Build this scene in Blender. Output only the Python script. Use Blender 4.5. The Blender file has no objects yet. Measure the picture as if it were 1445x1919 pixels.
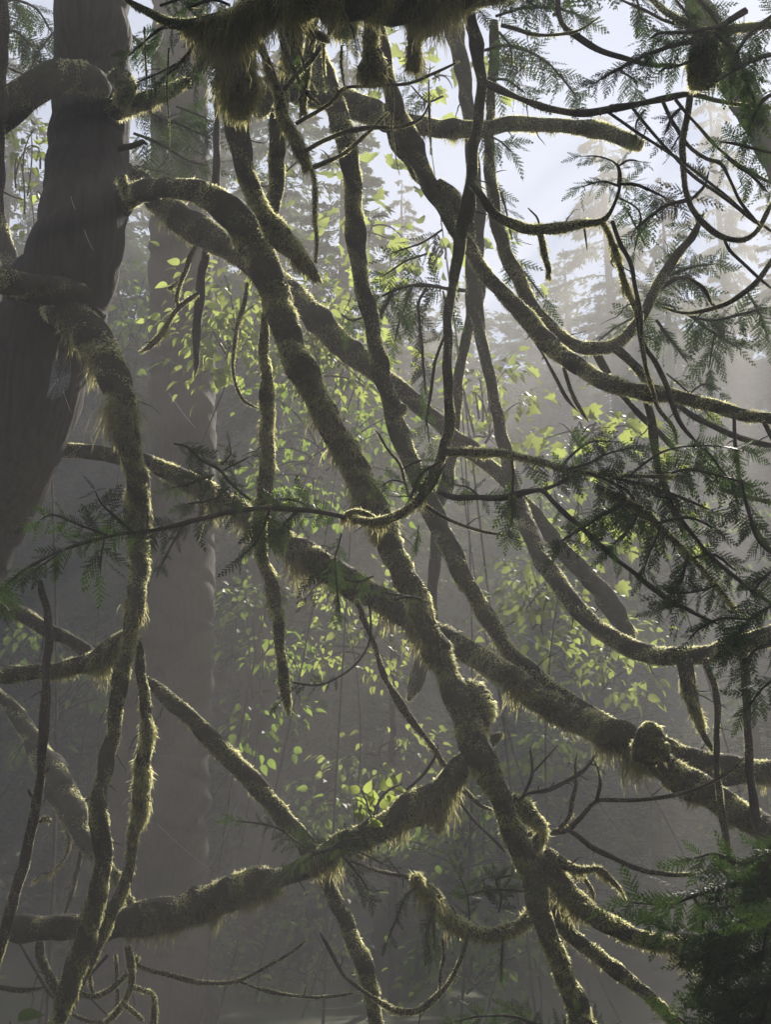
import bpy, math, random
import numpy as np
R = math.radians
rng = np.random.default_rng(7)
random.seed(7)
sc = bpy.context.scene
COL = sc.collection

# ------------------------------------------------------------------ camera, sky, sun, exposure
PITCH = R(15); CAM = np.array([0, 0, 1.6]); FOV = R(45)
F = 1919 / 2 / math.tan(FOV / 2)                # focal length in photograph pixels
FW = np.array([0, math.cos(PITCH), math.sin(PITCH)]); UP = np.array([0, -math.sin(PITCH), math.cos(PITCH)]); RT = np.array([1., 0, 0])
cam_d = bpy.data.cameras.new('camera'); cam = bpy.data.objects.new('camera', cam_d); COL.objects.link(cam)
cam.location = CAM; cam.rotation_euler = (R(90) + PITCH, 0, 0)
cam_d.sensor_fit = 'VERTICAL'; cam_d.sensor_height = 24; cam_d.lens = 12 / math.tan(FOV / 2)
cam_d.clip_start = 0.05; cam_d.clip_end = 1000
sc.camera = cam

def ray(px, py):
    v = FW + RT * ((px - 722.5) / F) - UP * ((py - 959.5) / F)
    return v
def P(px, py, d): return CAM + ray(px, py) * d

SUN_PX = (1440, -30)
sd = ray(*SUN_PX); sd = sd / np.linalg.norm(sd)
SUN_EL = math.asin(sd[2]); SUN_AZ = math.atan2(sd[0], sd[1])
w = bpy.data.worlds.new('World'); sc.world = w; w.use_nodes = True
nt = w.node_tree; nt.nodes.clear()
sky = nt.nodes.new('ShaderNodeTexSky'); sky.sky_type = 'NISHITA'; sky.sun_disc = False
sky.sun_elevation = SUN_EL; sky.sun_rotation = SUN_AZ
sky.air_density = 0.9; sky.dust_density = 0.1; sky.ozone_density = 3.2
bg = nt.nodes.new('ShaderNodeBackground'); bg.inputs[1].default_value = 0.05
wo = nt.nodes.new('ShaderNodeOutputWorld')
nt.links.new(sky.outputs[0], bg.inputs[0]); nt.links.new(bg.outputs[0], wo.inputs[0])
sl = bpy.data.lights.new('sun', 'SUN'); sl.energy = 5.0; sl.angle = R(0.6); sl.color = (1, 0.93, 0.82)
so = bpy.data.objects.new('sun', sl); COL.objects.link(so)
from mathutils import Vector
so.rotation_euler = Vector(sd).to_track_quat('Z', 'Y').to_euler(); so.location = (20, 30, 40)
sc.view_settings.view_transform = 'Standard'; sc.view_settings.look = 'None'
sc.view_settings.exposure = 1.78; sc.view_settings.gamma = 1
HAZE = 0.0185; HAZE_G = 0.10
sc.render.engine = 'CYCLES'
cy = sc.cycles
cy.max_bounces = 8; cy.diffuse_bounces = 5; cy.glossy_bounces = 1; cy.transmission_bounces = 3; cy.volume_bounces = 0
cy.transparent_max_bounces = 4; cy.use_denoising = True; cy.sample_clamp_indirect = 4
try: cy.denoiser = 'OPENIMAGEDENOISE'; cy.denoising_prefilter = 'ACCURATE'
except Exception: pass

# ------------------------------------------------------------------ materials
def mat(name, col, var=0.3, rough=0.9, trans=None, tw=0.5, noise=6.0, bump=0.0, col2=None, island=False, wrinkle=None, spec=0.2):
    m = bpy.data.materials.new(name); m.use_nodes = True
    n = m.node_tree.nodes; l = m.node_tree.links; n.clear()
    out = n.new('ShaderNodeOutputMaterial'); bs = n.new('ShaderNodeBsdfPrincipled')
    bs.inputs['Roughness'].default_value = rough; bs.inputs['Specular IOR Level'].default_value = spec
    ramp = n.new('ShaderNodeMix'); ramp.data_type = 'RGBA'
    c2 = col2 or tuple(c * (1 - var) for c in col)
    ramp.inputs[6].default_value = (*c2, 1); ramp.inputs[7].default_value = (*col, 1)
    tc = n.new('ShaderNodeTexCoord')
    nz = n.new('ShaderNodeTexNoise'); nz.inputs['Scale'].default_value = noise; nz.inputs['Detail'].default_value = 5
    mp = n.new('ShaderNodeMapping'); l.new(tc.outputs['Object'], mp.inputs[0]); l.new(mp.outputs[0], nz.inputs[0])
    if wrinkle: mp.inputs['Scale'].default_value = wrinkle
    if island:
        g = n.new('ShaderNodeNewGeometry')
        ad = n.new('ShaderNodeMath'); ad.operation = 'ADD'; ad.use_clamp = True
        mu = n.new('ShaderNodeMath'); mu.operation = 'MULTIPLY_ADD'; mu.inputs[1].default_value = 1.6; mu.inputs[2].default_value = -0.8
        l.new(nz.outputs[0], mu.inputs[0]); l.new(mu.outputs[0], ad.inputs[0]); l.new(g.outputs['Random Per Island'], ad.inputs[1])
        l.new(ad.outputs[0], ramp.inputs[0])
    else:
        cr = n.new('ShaderNodeMapRange'); cr.inputs[1].default_value = 0.35; cr.inputs[2].default_value = 0.65
        l.new(nz.outputs[0], cr.inputs[0]); l.new(cr.outputs[0], ramp.inputs[0])
    l.new(ramp.outputs[2], bs.inputs['Base Color'])
    if bump:
        b = n.new('ShaderNodeBump'); b.inputs['Strength'].default_value = bump; b.inputs['Distance'].default_value = 0.02
        l.new(nz.outputs[0], b.inputs['Height']); l.new(b.outputs[0], bs.inputs['Normal'])
    if trans:
        t = n.new('ShaderNodeBsdfTranslucent'); mx = n.new('ShaderNodeMixShader'); mx.inputs[0].default_value = tw
        r2 = n.new('ShaderNodeMix'); r2.data_type = 'RGBA'
        r2.inputs[6].default_value = (*[c * (1 - var) for c in trans], 1); r2.inputs[7].default_value = (*trans, 1)
        src = ad if island else cr
        l.new(src.outputs[0], r2.inputs[0]); l.new(r2.outputs[2], t.inputs[0])
        l.new(bs.outputs[0], mx.inputs[1]); l.new(t.outputs[0], mx.inputs[2]); l.new(mx.outputs[0], out.inputs[0])
    else: l.new(bs.outputs[0], out.inputs[0])
    return m
M = {}
M['bark'] = mat('bark', (0.045, 0.035, 0.028), 0.5, noise=14, bump=0.6, wrinkle=(3, 3, 0.5))
M['cedar_bark'] = mat('cedar_bark', (0.045, 0.037, 0.033), 0.6, noise=9, bump=0.9, wrinkle=(4, 4, 0.35))
M['mossy_wood'] = mat('mossy_wood', (0.035, 0.033, 0.018), 0.5, noise=20, bump=0.8)
M['moss'] = mat('moss', (0.05, 0.055, 0.02), 0.5, trans=(0.94, 0.92, 0.54), tw=0.88, noise=5, island=True)
M['fringe'] = mat('hanging_moss', (0.045, 0.042, 0.02), 0.5, trans=(0.66, 0.62, 0.30), tw=0.66, noise=5, island=True)
M['cedar'] = mat('cedar_leaf', (0.018, 0.028, 0.013), 0.4, rough=0.5, trans=(0.11, 0.20, 0.04), tw=0.25, noise=3, island=True, spec=0.15)
M['cedar_red'] = mat('dead_cedar_leaf', (0.08, 0.035, 0.022), 0.4, rough=0.6, trans=(0.22, 0.07, 0.035), tw=0.4, noise=3, island=True)
M['leaf'] = mat('broad_leaf', (0.07, 0.12, 0.025), 0.4, rough=0.45, trans=(0.42, 0.50, 0.12), tw=0.66, noise=2, island=True, spec=0.15)
M['leaf_shaded'] = mat('broad_leaf_shaded', (0.05, 0.09, 0.025), 0.4, rough=0.5, trans=(0.26, 0.38, 0.06), tw=0.6, noise=2, island=True)  # darker copy of the leaf material, shade put into its colours
M['needle'] = mat('conifer_needles', (0.05, 0.075, 0.03), 0.4, rough=0.7, trans=(0.10, 0.15, 0.04), tw=0.4, noise=2, island=True)
M['ground'] = mat('forest_floor', (0.06, 0.055, 0.03), 0.5, noise=0.8, bump=0.6, col2=(0.03, 0.045, 0.015))
M['silk'] = mat('spider_silk', (0.8, 0.85, 0.95), 0.1, rough=0.3, trans=(0.8, 0.85, 0.95), tw=0.5, spec=1.0)

# ------------------------------------------------------------------ mesh helpers
class MB:
    def __init__(s): s.v = []; s.f = []; s.k = []; s.mi = []; s.n = 0
    def add(s, v, faces, mi=0):                       # faces: int array (m,3) or (m,4)
        faces = np.asarray(faces)
        s.v.append(np.asarray(v, float)); s.f.append((faces + s.n).ravel())
        s.k.append(np.full(len(faces), faces.shape[1])); s.mi.append(np.full(len(faces), mi)); s.n += len(v)
    def build(s, name, mats, parent=None, smooth=False):
        me = bpy.data.meshes.new(name)
        V = np.concatenate(s.v) if s.v else np.zeros((0, 3))
        if parent is not None: V = V - np.array(world_loc(parent))
        Fl = np.concatenate(s.f).astype(np.int32); K = np.concatenate(s.k).astype(np.int32)
        me.vertices.add(len(V)); me.vertices.foreach_set('co', V.astype(np.float32).ravel())
        me.loops.add(len(Fl)); me.loops.foreach_set('vertex_index', Fl)
        me.polygons.add(len(K)); st = np.zeros(len(K), np.int32); st[1:] = np.cumsum(K)[:-1]
        me.polygons.foreach_set('loop_start', st); me.polygons.foreach_set('loop_total', K)
        me.polygons.foreach_set('material_index', np.concatenate(s.mi).astype(np.int32))
        if smooth: me.polygons.foreach_set('use_smooth', np.ones(len(K), bool))
        for m in (mats if isinstance(mats, (list, tuple)) else [mats]): me.materials.append(M[m])
        me.update(calc_edges=True); me.validate()
        o = bpy.data.objects.new(name, me); COL.objects.link(o)
        if parent is not None: o.parent = parent
        return o
def world_loc(o):
    l = Vector((0, 0, 0))
    while o: l = l + o.location; o = o.parent
    return l
def tag(o, label=None, cat=None, group=None, kind=None):
    if label: o['label'] = label
    if cat: o['category'] = cat
    if group: o['group'] = group
    if kind: o['kind'] = kind
    return o
def empty(name, loc, label, cat, group=None):
    o = bpy.data.objects.new(name, None); COL.objects.link(o); o.location = [float(a) for a in loc]
    o.empty_display_size = 0.1
    return tag(o, label, cat, group)

def catmull(a, step_px):
    a = np.asarray(a, float)
    if len(a) == 2: a = np.array([a[0], (a[0] + a[1]) / 2, a[1]])
    e = np.vstack([2 * a[0] - a[1], a, 2 * a[-1] - a[-2]])
    out = []
    for i in range(1, len(e) - 2):
        p0, p1, p2, p3 = e[i - 1], e[i], e[i + 1], e[i + 2]
        m = max(2, int(np.hypot(*(p2 - p1)[:2]) / step_px))
        t = (np.arange(m) / m)[:, None]
        out.append(0.5 * (2 * p1 + (p2 - p0) * t + (2 * p0 - 5 * p1 + 4 * p2 - p3) * t**2 + (3 * p1 - p0 - 3 * p2 + p3) * t**3))
    out.append(e[-2][None])
    q = np.vstack(out); q[:, 2] = np.maximum(q[:, 2], 0.3)
    return q
def parse(s, d):
    """'x,y,r x,y,r ...' in photograph pixels with distance d (one value or from, to) -> centre line and radii in metres"""
    a = np.array([[float(c) for c in t.split(',')] for t in s.split()])
    if a.shape[1] == 2: a = np.hstack([a, np.full((len(a), 1), 2.0)])
    seg = np.r_[0, np.cumsum(np.hypot(*np.diff(a[:, :2], axis=0).T))]; u = seg / seg[-1]
    if not isinstance(d, (tuple, list)): d = (d, d)
    dd = np.interp(u, np.linspace(0, 1, len(d)), d)
    a = np.hstack([a[:, :3], dd[:, None]])
    return a
def line3(s, d, step=9, wob=0.02):
    a = catmull(parse(s, d), step)
    n = len(a); t = np.linspace(0, 1, n) * (n / 12)
    ph = rng.uniform(0, 6.28, 6)
    a[:, 3] += wob * a[:, 3] * (np.sin(t * 0.7 + ph[0]) + 0.5 * np.sin(t * 1.9 + ph[1]))
    small = np.clip(a[:, 2] * 0.14, 0.35, 1.6)
    a[:, 0] += small * (np.sin(t * 5.1 + ph[2]) + np.sin(t * 9.3 + ph[3])) * 0.7
    a[:, 1] += small * (np.sin(t * 4.3 + ph[4]) + np.sin(t * 8.1 + ph[5])) * 0.5
    if 6 < a[:, 2].max() < 42:                             # knuckles where old twigs grew, and slight kinks
        for q in range(int(rng.poisson(n / 16))):
            i = int(rng.integers(n)); k = np.exp(-((np.arange(n) - i) / rng.uniform(1.2, 3.5)) ** 2)
            a[:, 2] *= 1 + rng.uniform(.08, .26) * k
    C = CAM + (FW[None] + RT[None] * ((a[:, 0:1] - 722.5) / F) - UP[None] * ((a[:, 1:2] - 959.5) / F)) * a[:, 3:4]
    r = a[:, 2] * a[:, 3] / F
    return C, r, a
def frames(C):
    T = np.gradient(C, axis=0); T /= np.linalg.norm(T, axis=1)[:, None] + 1e-12
    N = np.zeros_like(C); x = np.cross(T[0], [0.3, 0.9, 0.2]); x /= np.linalg.norm(x); N[0] = x
    for i in range(1, len(C)):
        x = N[i - 1] - T[i] * np.dot(N[i - 1], T[i]); N[i] = x / (np.linalg.norm(x) + 1e-12)
    return T, N, np.cross(T, N)
class Sm:                                             # smooth periodic noise over (distance along, angle)
    def __init__(s, k=7, f=(2, 16)):
        s.f = rng.uniform(*f, k); s.a = rng.integers(0, 4, k); s.p = rng.uniform(0, 6.28, k)
    def __call__(s, t, th): return sum(np.sin(s.f[i] * t + s.a[i] * th + s.p[i]) for i in range(len(s.f))) / math.sqrt(len(s.f))
def tube(mb, C, r, sides=10, lump=0.10, mi=0, freq=(6, 45), ridge=0):
    T, N, B = frames(C); n = len(C); r = r.copy()
    if n > 6: r[-1] *= .45; r[-2] *= .8
    s = np.r_[0, np.cumsum(np.linalg.norm(np.diff(C, axis=0), axis=1))]
    th = np.linspace(0, 2 * math.pi, sides, endpoint=False)
    f = Sm(9, freq)(s[:, None], th[None])
    rr = r[:, None] * (1 + lump * f)
    if ridge: rr = rr * (1 + ridge * np.abs(np.sin(th[None] * (sides // 4) + 1.5 * np.sin(s[:, None] * 1.5))) )
    V = C[:, None] + rr[..., None] * (np.cos(th)[None, :, None] * N[:, None] + np.sin(th)[None, :, None] * B[:, None])
    V = V.reshape(-1, 3)
    i = np.arange(n - 1)[:, None] * sides; j = np.arange(sides)[None]; j2 = (j + 1) % sides
    Fq = np.stack([i + j, i + j2, i + sides + j2, i + sides + j], -1).reshape(-1, 4)
    V = np.vstack([V, C[0] - T[0] * r[0] * 0.3, C[-1] + T[-1] * r[-1] * 0.5]); a, b = len(V) - 2, len(V) - 1
    mb.add(V, Fq, mi)
    jj = np.arange(sides)
    off = mb.n - len(V)
    caps = np.vstack([np.stack([np.full(sides, a), (jj + 1) % sides, jj], -1),
                      np.stack([np.full(sides, b), (n - 1) * sides + jj, (n - 1) * sides + (jj + 1) % sides], -1)])
    mb.f.append((caps + off).ravel()); mb.k.append(np.full(len(caps), 3)); mb.mi.append(np.full(len(caps), mi))
def unit(v): return v / (np.linalg.norm(v, axis=-1, keepdims=True) + 1e-12)
def ribbons(mb, base, pts, wid, mi=0):
    """base..pts: list of (n,3) arrays along each blade, wid: list of (n,) half widths (last one is the tip)"""
    n = len(base); L = [base] + pts
    side = unit(np.cross(L[-1] - L[0], rng.normal(size=(n, 3))))
    k = len(L) - 1
    rows = []
    for i in range(k): rows += [L[i] - side * wid[i][:, None], L[i] + side * wid[i][:, None]]
    rows.append(L[k])
    V = np.stack(rows, 1).reshape(-1, 3); m = 2 * k + 1
    o = (np.arange(n) * m)[:, None]
    for i in range(k - 1):
        q = o + np.array([[2 * i, 2 * i + 1, 2 * i + 3, 2 * i + 2]])
        if i == 0: off = mb.n; mb.add(V, q, mi)
        else: mb.f.append((q + off).ravel()); mb.k.append(np.full(n, 4)); mb.mi.append(np.full(n, mi))
    tq = o + np.array([[2 * k - 2, 2 * k - 1, 2 * k]])
    if k == 1: mb.add(V, tq, mi)
    else: mb.f.append((tq + off).ravel()); mb.k.append(np.full(n, 3)); mb.mi.append(np.full(n, mi))
DOWN = np.array([0, 0, -1.0])
def prof(p, u):
    if isinstance(p, (list, tuple)): q = np.array(p, float); return np.interp(u, q[:, 0], q[:, 1])
    return np.full_like(u, float(p))
DENS = 1.0
def moss(mb, C, r, a, ln, dens=1.0, droop=0.35):
    """short shaggy moss all round a limb; ln in photograph pixels"""
    T, N, B = frames(C); n = len(C)
    pxl = np.r_[0, np.cumsum(np.hypot(*np.diff(a[:, :2], axis=0).T))]
    u_all = pxl / pxl[-1]
    wgt = (a[:, 2] + 2.0) * (prof(ln, u_all) > 0.3); 
    if wgt.sum() == 0: return
    tot = int(dens * DENS * 0.6 * np.trapz(wgt, pxl) * 2 * math.pi / 2.0)
    if tot < 8: return
    cdf = np.cumsum(wgt); cdf = cdf / cdf[-1]
    i = np.searchsorted(cdf, rng.random(tot)).clip(0, n - 2); fr = rng.random(tot)[:, None]
    th = rng.uniform(0, 2 * math.pi, tot)
    c = C[i] * (1 - fr) + C[i + 1] * fr; rr = r[i] * (1 - fr[:, 0]) + r[i + 1] * fr[:, 0]
    nn = np.cos(th)[:, None] * N[i] + np.sin(th)[:, None] * B[i]
    s = pxl[i] / 60.0
    msk = Sm(10, (0.5, 11.0))(s, th); msk = np.clip(0.62 + 0.42 * msk, 0.12, 1.5)
    sc_ = a[i, 3] / F
    L = 0.88 * prof(ln, u_all[i]) * sc_ * msk * rng.uniform(0.4, 0.95, tot) * np.where(rng.random(tot) < 0.12, 1.6, 1.0)
    vert = np.abs(T[i][:, 2])
    d = unit(nn * 1.0 + DOWN * (droop * (0.5 + vert))[:, None] + rng.normal(0, 0.42, (tot, 3)))
    p0 = c + nn * (rr * 0.9)[:, None]
    p1 = p0 + d * (L * 0.55)[:, None]
    p2 = p1 + unit(d + DOWN * (0.4 + 0.5 * vert)[:, None] + rng.normal(0, 0.5, (tot, 3))) * (L * 0.6)[:, None]
    wd = rng.uniform(0.5, 1.05, tot) * sc_ * np.clip(prof(ln, u_all[i]) / 6, 0.6, 1.2)
    ribbons(mb, p0, [p1, p2], [wd, wd * 0.8], 0)
def fringe(mb, C, r, a, ln, dens=1.0, clump=0.6):
    """long strands hanging in tufts under a limb"""
    T, N, B = frames(C); n = len(C)
    pxl = np.r_[0, np.cumsum(np.hypot(*np.diff(a[:, :2], axis=0).T))]; u_all = pxl / pxl[-1]
    g = Sm(6, (0.8, 4.0)); cl = np.clip(1 - clump * .7 + clump * 1.1 * g(pxl / 34.0, 0), 0.2, 1.5)
    Lp = prof(ln, u_all) * cl
    wgt = (Lp > 2) * (np.sqrt(np.maximum(Lp, 0)) + 1)
    if wgt.sum() == 0: return
    tot = int(dens * DENS * 1.3 * np.trapz(wgt, pxl))
    if tot < 5: return
    cdf = np.cumsum(wgt) / wgt.sum()
    i = np.searchsorted(cdf, rng.random(tot)).clip(0, n - 2); fr = rng.random(tot)[:, None]
    th = rng.uniform(0, 2 * math.pi, tot)
    nn = np.cos(th)[:, None] * N[i] + np.sin(th)[:, None] * B[i]
    ok = nn[:, 2] < 0.25; i, fr, nn = i[ok], fr[ok], nn[ok]; tot = len(i)
    if tot < 3: return
    c = C[i] * (1 - fr) + C[i + 1] * fr; rr = r[i]
    sc_ = a[i, 3] / F
    tuft = 0.6 + 0.5 * np.sin(pxl[i] * 0.55 + 3 * np.sin(pxl[i] * 0.13)) * rng.random(tot)
    L = Lp[i] * sc_ * rng.uniform(0.25, 1.15, tot) * tuft
    p = c + nn * (rr * 0.85)[:, None]; pts = []; cur = p
    lean = rng.normal(0, 0.28, (tot, 3))
    K = 4
    for k in range(K):
        stepd = unit(DOWN[None] * (0.7 + 0.5 * k) + nn * (0.45 / (k + 1)) + lean + rng.normal(0, 0.5, (tot, 3)))
        cur = cur + stepd * (L / K)[:, None]; pts.append(cur)
    wd = rng.uniform(0.45, 1.0, tot) * sc_
    ribbons(mb, p, pts, [wd, wd, wd * 0.9, wd * 0.7], 0)

def limb(parent, s, d, m=0, f=0, name='limb', wood='mossy_wood', md=1.0, fd=1.0, lump=0.1, sides=None, clump=0.6, label=None, ridge=0, droop=0.35):
    C, r, a = line3(s, d)
    mx = a[:, 2].max()
    sides = sides or (40 if mx > 60 else 16 if mx > 14 else 9 if mx > 6 else 6)
    mb = MB(); tube(mb, C, r, sides, lump if mx > 4 else 0.18, ridge=ridge)
    if len(C) > 14 and mx > 2.5:                      # small dead twiglets growing out of it
        T, N, B = frames(C); tot = np.hypot(*np.diff(a[:, :2], axis=0).T).sum()
        for q in range(int(rng.poisson(tot / 110))):
            i = int(rng.integers(4, len(C) - 3)); th = rng.uniform(0, 6.28); sc_ = a[i, 3] / F
            dv = unit(np.cos(th) * N[i] + np.sin(th) * B[i] + T[i] * rng.uniform(.2, .9)); p = C[i] + dv * r[i] * 0.3; pts = [p]; Lt = (r[i] + rng.gamma(2.0, 14) * sc_)
            for z in range(7):
                dv = unit(dv + rng.normal(0, .22, 3) + np.array([0, 0, -.06])); pts.append(pts[-1] + dv * Lt / 7)
            tube(mb, np.array(pts), np.linspace(1.5, .6, 8) * sc_, 4, .1)
    o = mb.build(name, wood, parent, smooth=True)
    if label: o['label'] = label
    if m:
        q = MB(); moss(q, C, r, a, m, md, droop)
        if q.n: q.build('moss', 'moss', o)
    if f:                                             # every separate beard of hanging moss is a piece of its own
        pxl = np.r_[0, np.cumsum(np.hypot(*np.diff(a[:, :2], axis=0).T))]; u = pxl / pxl[-1]
        on = prof(f, u) > 2.5; i = 0
        while i < len(on):
            if not on[i]: i += 1; continue
            j = i
            while j < len(on) and on[j]: j += 1
            if j - i >= 3:
                fl = np.stack([u[i:j], prof(f, u[i:j])], 1); uu = (u[i:j] - u[i]) / (u[j - 1] - u[i])
                q = MB(); fringe(q, C[i:j], r[i:j], a[i:j], np.stack([uu, fl[:, 1]], 1).tolist(), fd, clump)
                if q.n: q.build('moss_fringe', 'fringe', o)
            i = j
    return o
def base_of(s, d):
    a = parse(s, d); j = int(np.argmax(a[:, 2])); j = 0 if j < len(a) / 2 else -1
    return P(a[j, 0], a[j, 1], a[j, 3])
def branch(label, limbs, name='mossy_branch', cat='branch', group=None):
    """one branch: first limb is the main one, the rest are its twigs"""
    l0 = limbs[0]; e = empty(name, base_of(l0[0], l0[1]), label, cat, group)
    for k, l in enumerate(limbs):
        kw = dict(l[2]) if len(l) > 2 else {}
        kw.setdefault('name', 'limb' if k == 0 else 'twig')
        limb(e, l[0], l[1], **kw)
    return e

# ------------------------------------------------------------------ cedar fronds
def frond_template(seed, n=13, open_=1.0):
    g = np.random.default_rng(seed); V = []; Fq = []
    def quad(p, q, w):                               # thin lozenge from p to q
        p = np.array(p); q = np.array(q); d = q - p; L = np.linalg.norm(d) + 1e-9
        s = np.array([-d[1], d[0], 0]) / L * w; m = p + d * 0.45
        b = len(V); V.extend([p, m + s, q, m - s]); Fq.append([b, b + 1, b + 2, b + 3])
    def z(x, y): return -0.22 * y * y - 0.25 * abs(x) ** 1.6
    for i in range(8):
        y0, y1 = i / 8, (i + 1) / 8
        quad((0.012 * math.sin(i), y0, z(0, y0)), (0.012 * math.sin(i + 1), y1 + 0.02, z(0, y1)), 0.009)
    for i in range(n):
        y = 0.06 + 0.88 * i / n
        for sgn in (-1, 1):
            yy = y + (0.055 if sgn > 0 else 0)
            L = open_ * (0.40 * (1 - y) ** 0.75 * min(1, 0.45 + y * 2.4)) * g.uniform(0.75, 1.15)
            an = R(g.uniform(38, 56)); dx, dy = sgn * math.sin(an), math.cos(an)
            k = max(3, int(L / 0.040))
            for j in range(k):
                t0, t1 = L * j / k, L * (j + 1.25) / k
                bend = 0.25 * (t0 / max(L, .01)) ** 1
                px, py = dx * t0, yy + dy * t0 + 0.12 * t0 * bend
                qx, qy = dx * t1, yy + dy * t1 + 0.12 * t1 * bend
                zz = z(px, py) + g.normal(0, 0.004)
                quad((px, py, zz), (qx, qy, z(qx, qy)), 0.013)
                if j < k - 1:
                    l2 = 0.066 * (1 - 0.55 * j / k) * g.uniform(0.8, 1.25)
                    for s2 in (-1, 1):
                        a2 = math.atan2(dx, dy) + s2 * R(g.uniform(24, 40))
                        quad((px, py, zz), (px + math.sin(a2) * l2, py + math.cos(a2) * l2, zz - 0.012 + g.normal(0, 0.01)), 0.0155)
    return np.array(V), np.array(Fq)
FT = [frond_template(i + 1, n=[8, 9, 7, 8, 6][i % 5], open_=[1, .85, .75, 1.1, .6][i % 5]) for i in range(5)]
def put_frond(mb, at, dirn, normal, size, mi=1, v=None):
    V, Fq = FT[int(rng.integers(len(FT))) if v is None else v]
    y = dirn / np.linalg.norm(dirn); x = np.cross(y, normal); x /= np.linalg.norm(x) + 1e-9; zz = np.cross(x, y)
    if rng.random() < 0.5: x = -x
    vv = V.copy(); b = rng.normal(0, 0.16); c = rng.normal(0, 0.22)
    vv[:, 0] += b * vv[:, 1] ** 2; vv[:, 2] += c * vv[:, 0] * vv[:, 1] * 2
    W = at + (vv[:, 0:1] * x + vv[:, 1:2] * y + vv[:, 2:3] * zz) * size
    mb.add(W, Fq, mi)
def spray(parent, s, d, fl, sp=None, droop=0.45, name='spray', leaf='cedar', tip=True, both=True, tilt=0.6, start=0.0, facing=1.0, m=0):
    """a leafy cedar twig: stem with flat fronds on both sides; fl = frond length, sp = spacing, in photograph pixels"""
    C, r, a = line3(s, d, step=7)
    mb = MB(); tube(mb, C, np.maximum(r, 0.0012), 5, 0.15)
    pxl = np.r_[0, np.cumsum(np.hypot(*np.diff(a[:, :2], axis=0).T))]; tot = pxl[-1]
    sp = sp or fl * 0.33
    x = start * tot + sp * 0.5; k = 0
    while x < tot:
        i = int(np.searchsorted(pxl, x).clip(1, len(C) - 1)); u = x / tot
        tv = a[i, :2] - a[i - 1, :2]; tv = tv / (np.hypot(*tv) + 1e-9)
        for sg in ((-1, 1) if both and rng.random() < 0.85 else ((-1,) if k % 2 else (1,))):
            an = sg * R(rng.uniform(25, 75))
            dv = np.array([tv[0] * math.cos(an) - tv[1] * math.sin(an), tv[0] * math.sin(an) + tv[1] * math.cos(an)])
            dv = dv + np.array([0, droop * rng.uniform(0.3, 1.8)])
            d3 = RT * dv[0] - UP * dv[1] + FW * rng.normal(0, 0.35)
            nm = -FW * facing + np.array([0, 0, 1.0]) * rng.uniform(0.0, 0.9) + rng.normal(0, tilt, 3)
            L = fl * 1.1 * a[i, 3] / F * rng.uniform(0.55, 1.2) * (1 - 0.35 * u)
            put_frond(mb, C[i], d3, nm, L)
        x += sp * rng.uniform(0.6, 1.4); k += 1
    if tip:
        tv = a[-1, :2] - a[-3, :2]; tv /= np.hypot(*tv) + 1e-9; tv = tv + np.array([0, 0.25])
        put_frond(mb, C[-1], RT * tv[0] - UP * tv[1], -FW + rng.normal(0, 0.4, 3), fl * a[-1, 3] / F * 0.9)
    o = mb.build(name, ['bark', leaf], parent)
    if m:
        q = MB(); moss(q, C, r, a, m)
        if q.n: q.build('moss', 'moss', o)
    return o

# ------------------------------------------------------------------ broad leaves
def leaf_tmpl(lobed):
    if lobed:
        ang = [0, 22, 38, 58, 72, 100, 120, 150, 180]; rad = [1.0, .62, .86, .52, .78, .45, .55, .42, .30]
    else:
        ang = [0, 18, 40, 70, 110, 150, 180]; rad = [1.0, .72, .60, .52, .50, .52, .5]
    pr = [(math.sin(R(a)) * q * (1 if lobed else .85), .5 + math.cos(R(a)) * q * .5 * (1.15 if a < 90 else 1)) for a, q in zip(ang, rad)]
    V = [(0, .5, 0.0)]; n = len(pr)
    for x, y in pr: V.append((x * .62, y, abs(x) * .25 - 0.15 * y * y))
    for x, y in pr[1:-1]: V.append((-x * .62, y, abs(x) * .25 - 0.15 * y * y))
    order = list(range(1, n + 1)) + list(range(2 * n - 2, n, -1))
    Fc = [(0, order[i], order[(i + 1) % len(order)]) for i in range(len(order))]
    return np.array(V), np.array(Fc)
LT = [leaf_tmpl(False), leaf_tmpl(True)]
def put_leaves(mb, pos, dirs, nrm, size, mi=0, lob=0):
    V, Fc = LT[lob]; n = len(pos)
    y = unit(dirs); x = unit(np.cross(y, nrm)); z = np.cross(x, y)
    W = pos[:, None] + size[:, None, None] * (V[None, :, 0:1] * x[:, None] + V[None, :, 1:2] * y[:, None] + V[None, :, 2:3] * z[:, None])
    Fa = (Fc[None] + (np.arange(n) * len(V))[:, None, None]).reshape(-1, 3)
    mb.add(W.reshape(-1, 3), Fa, mi)
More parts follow.
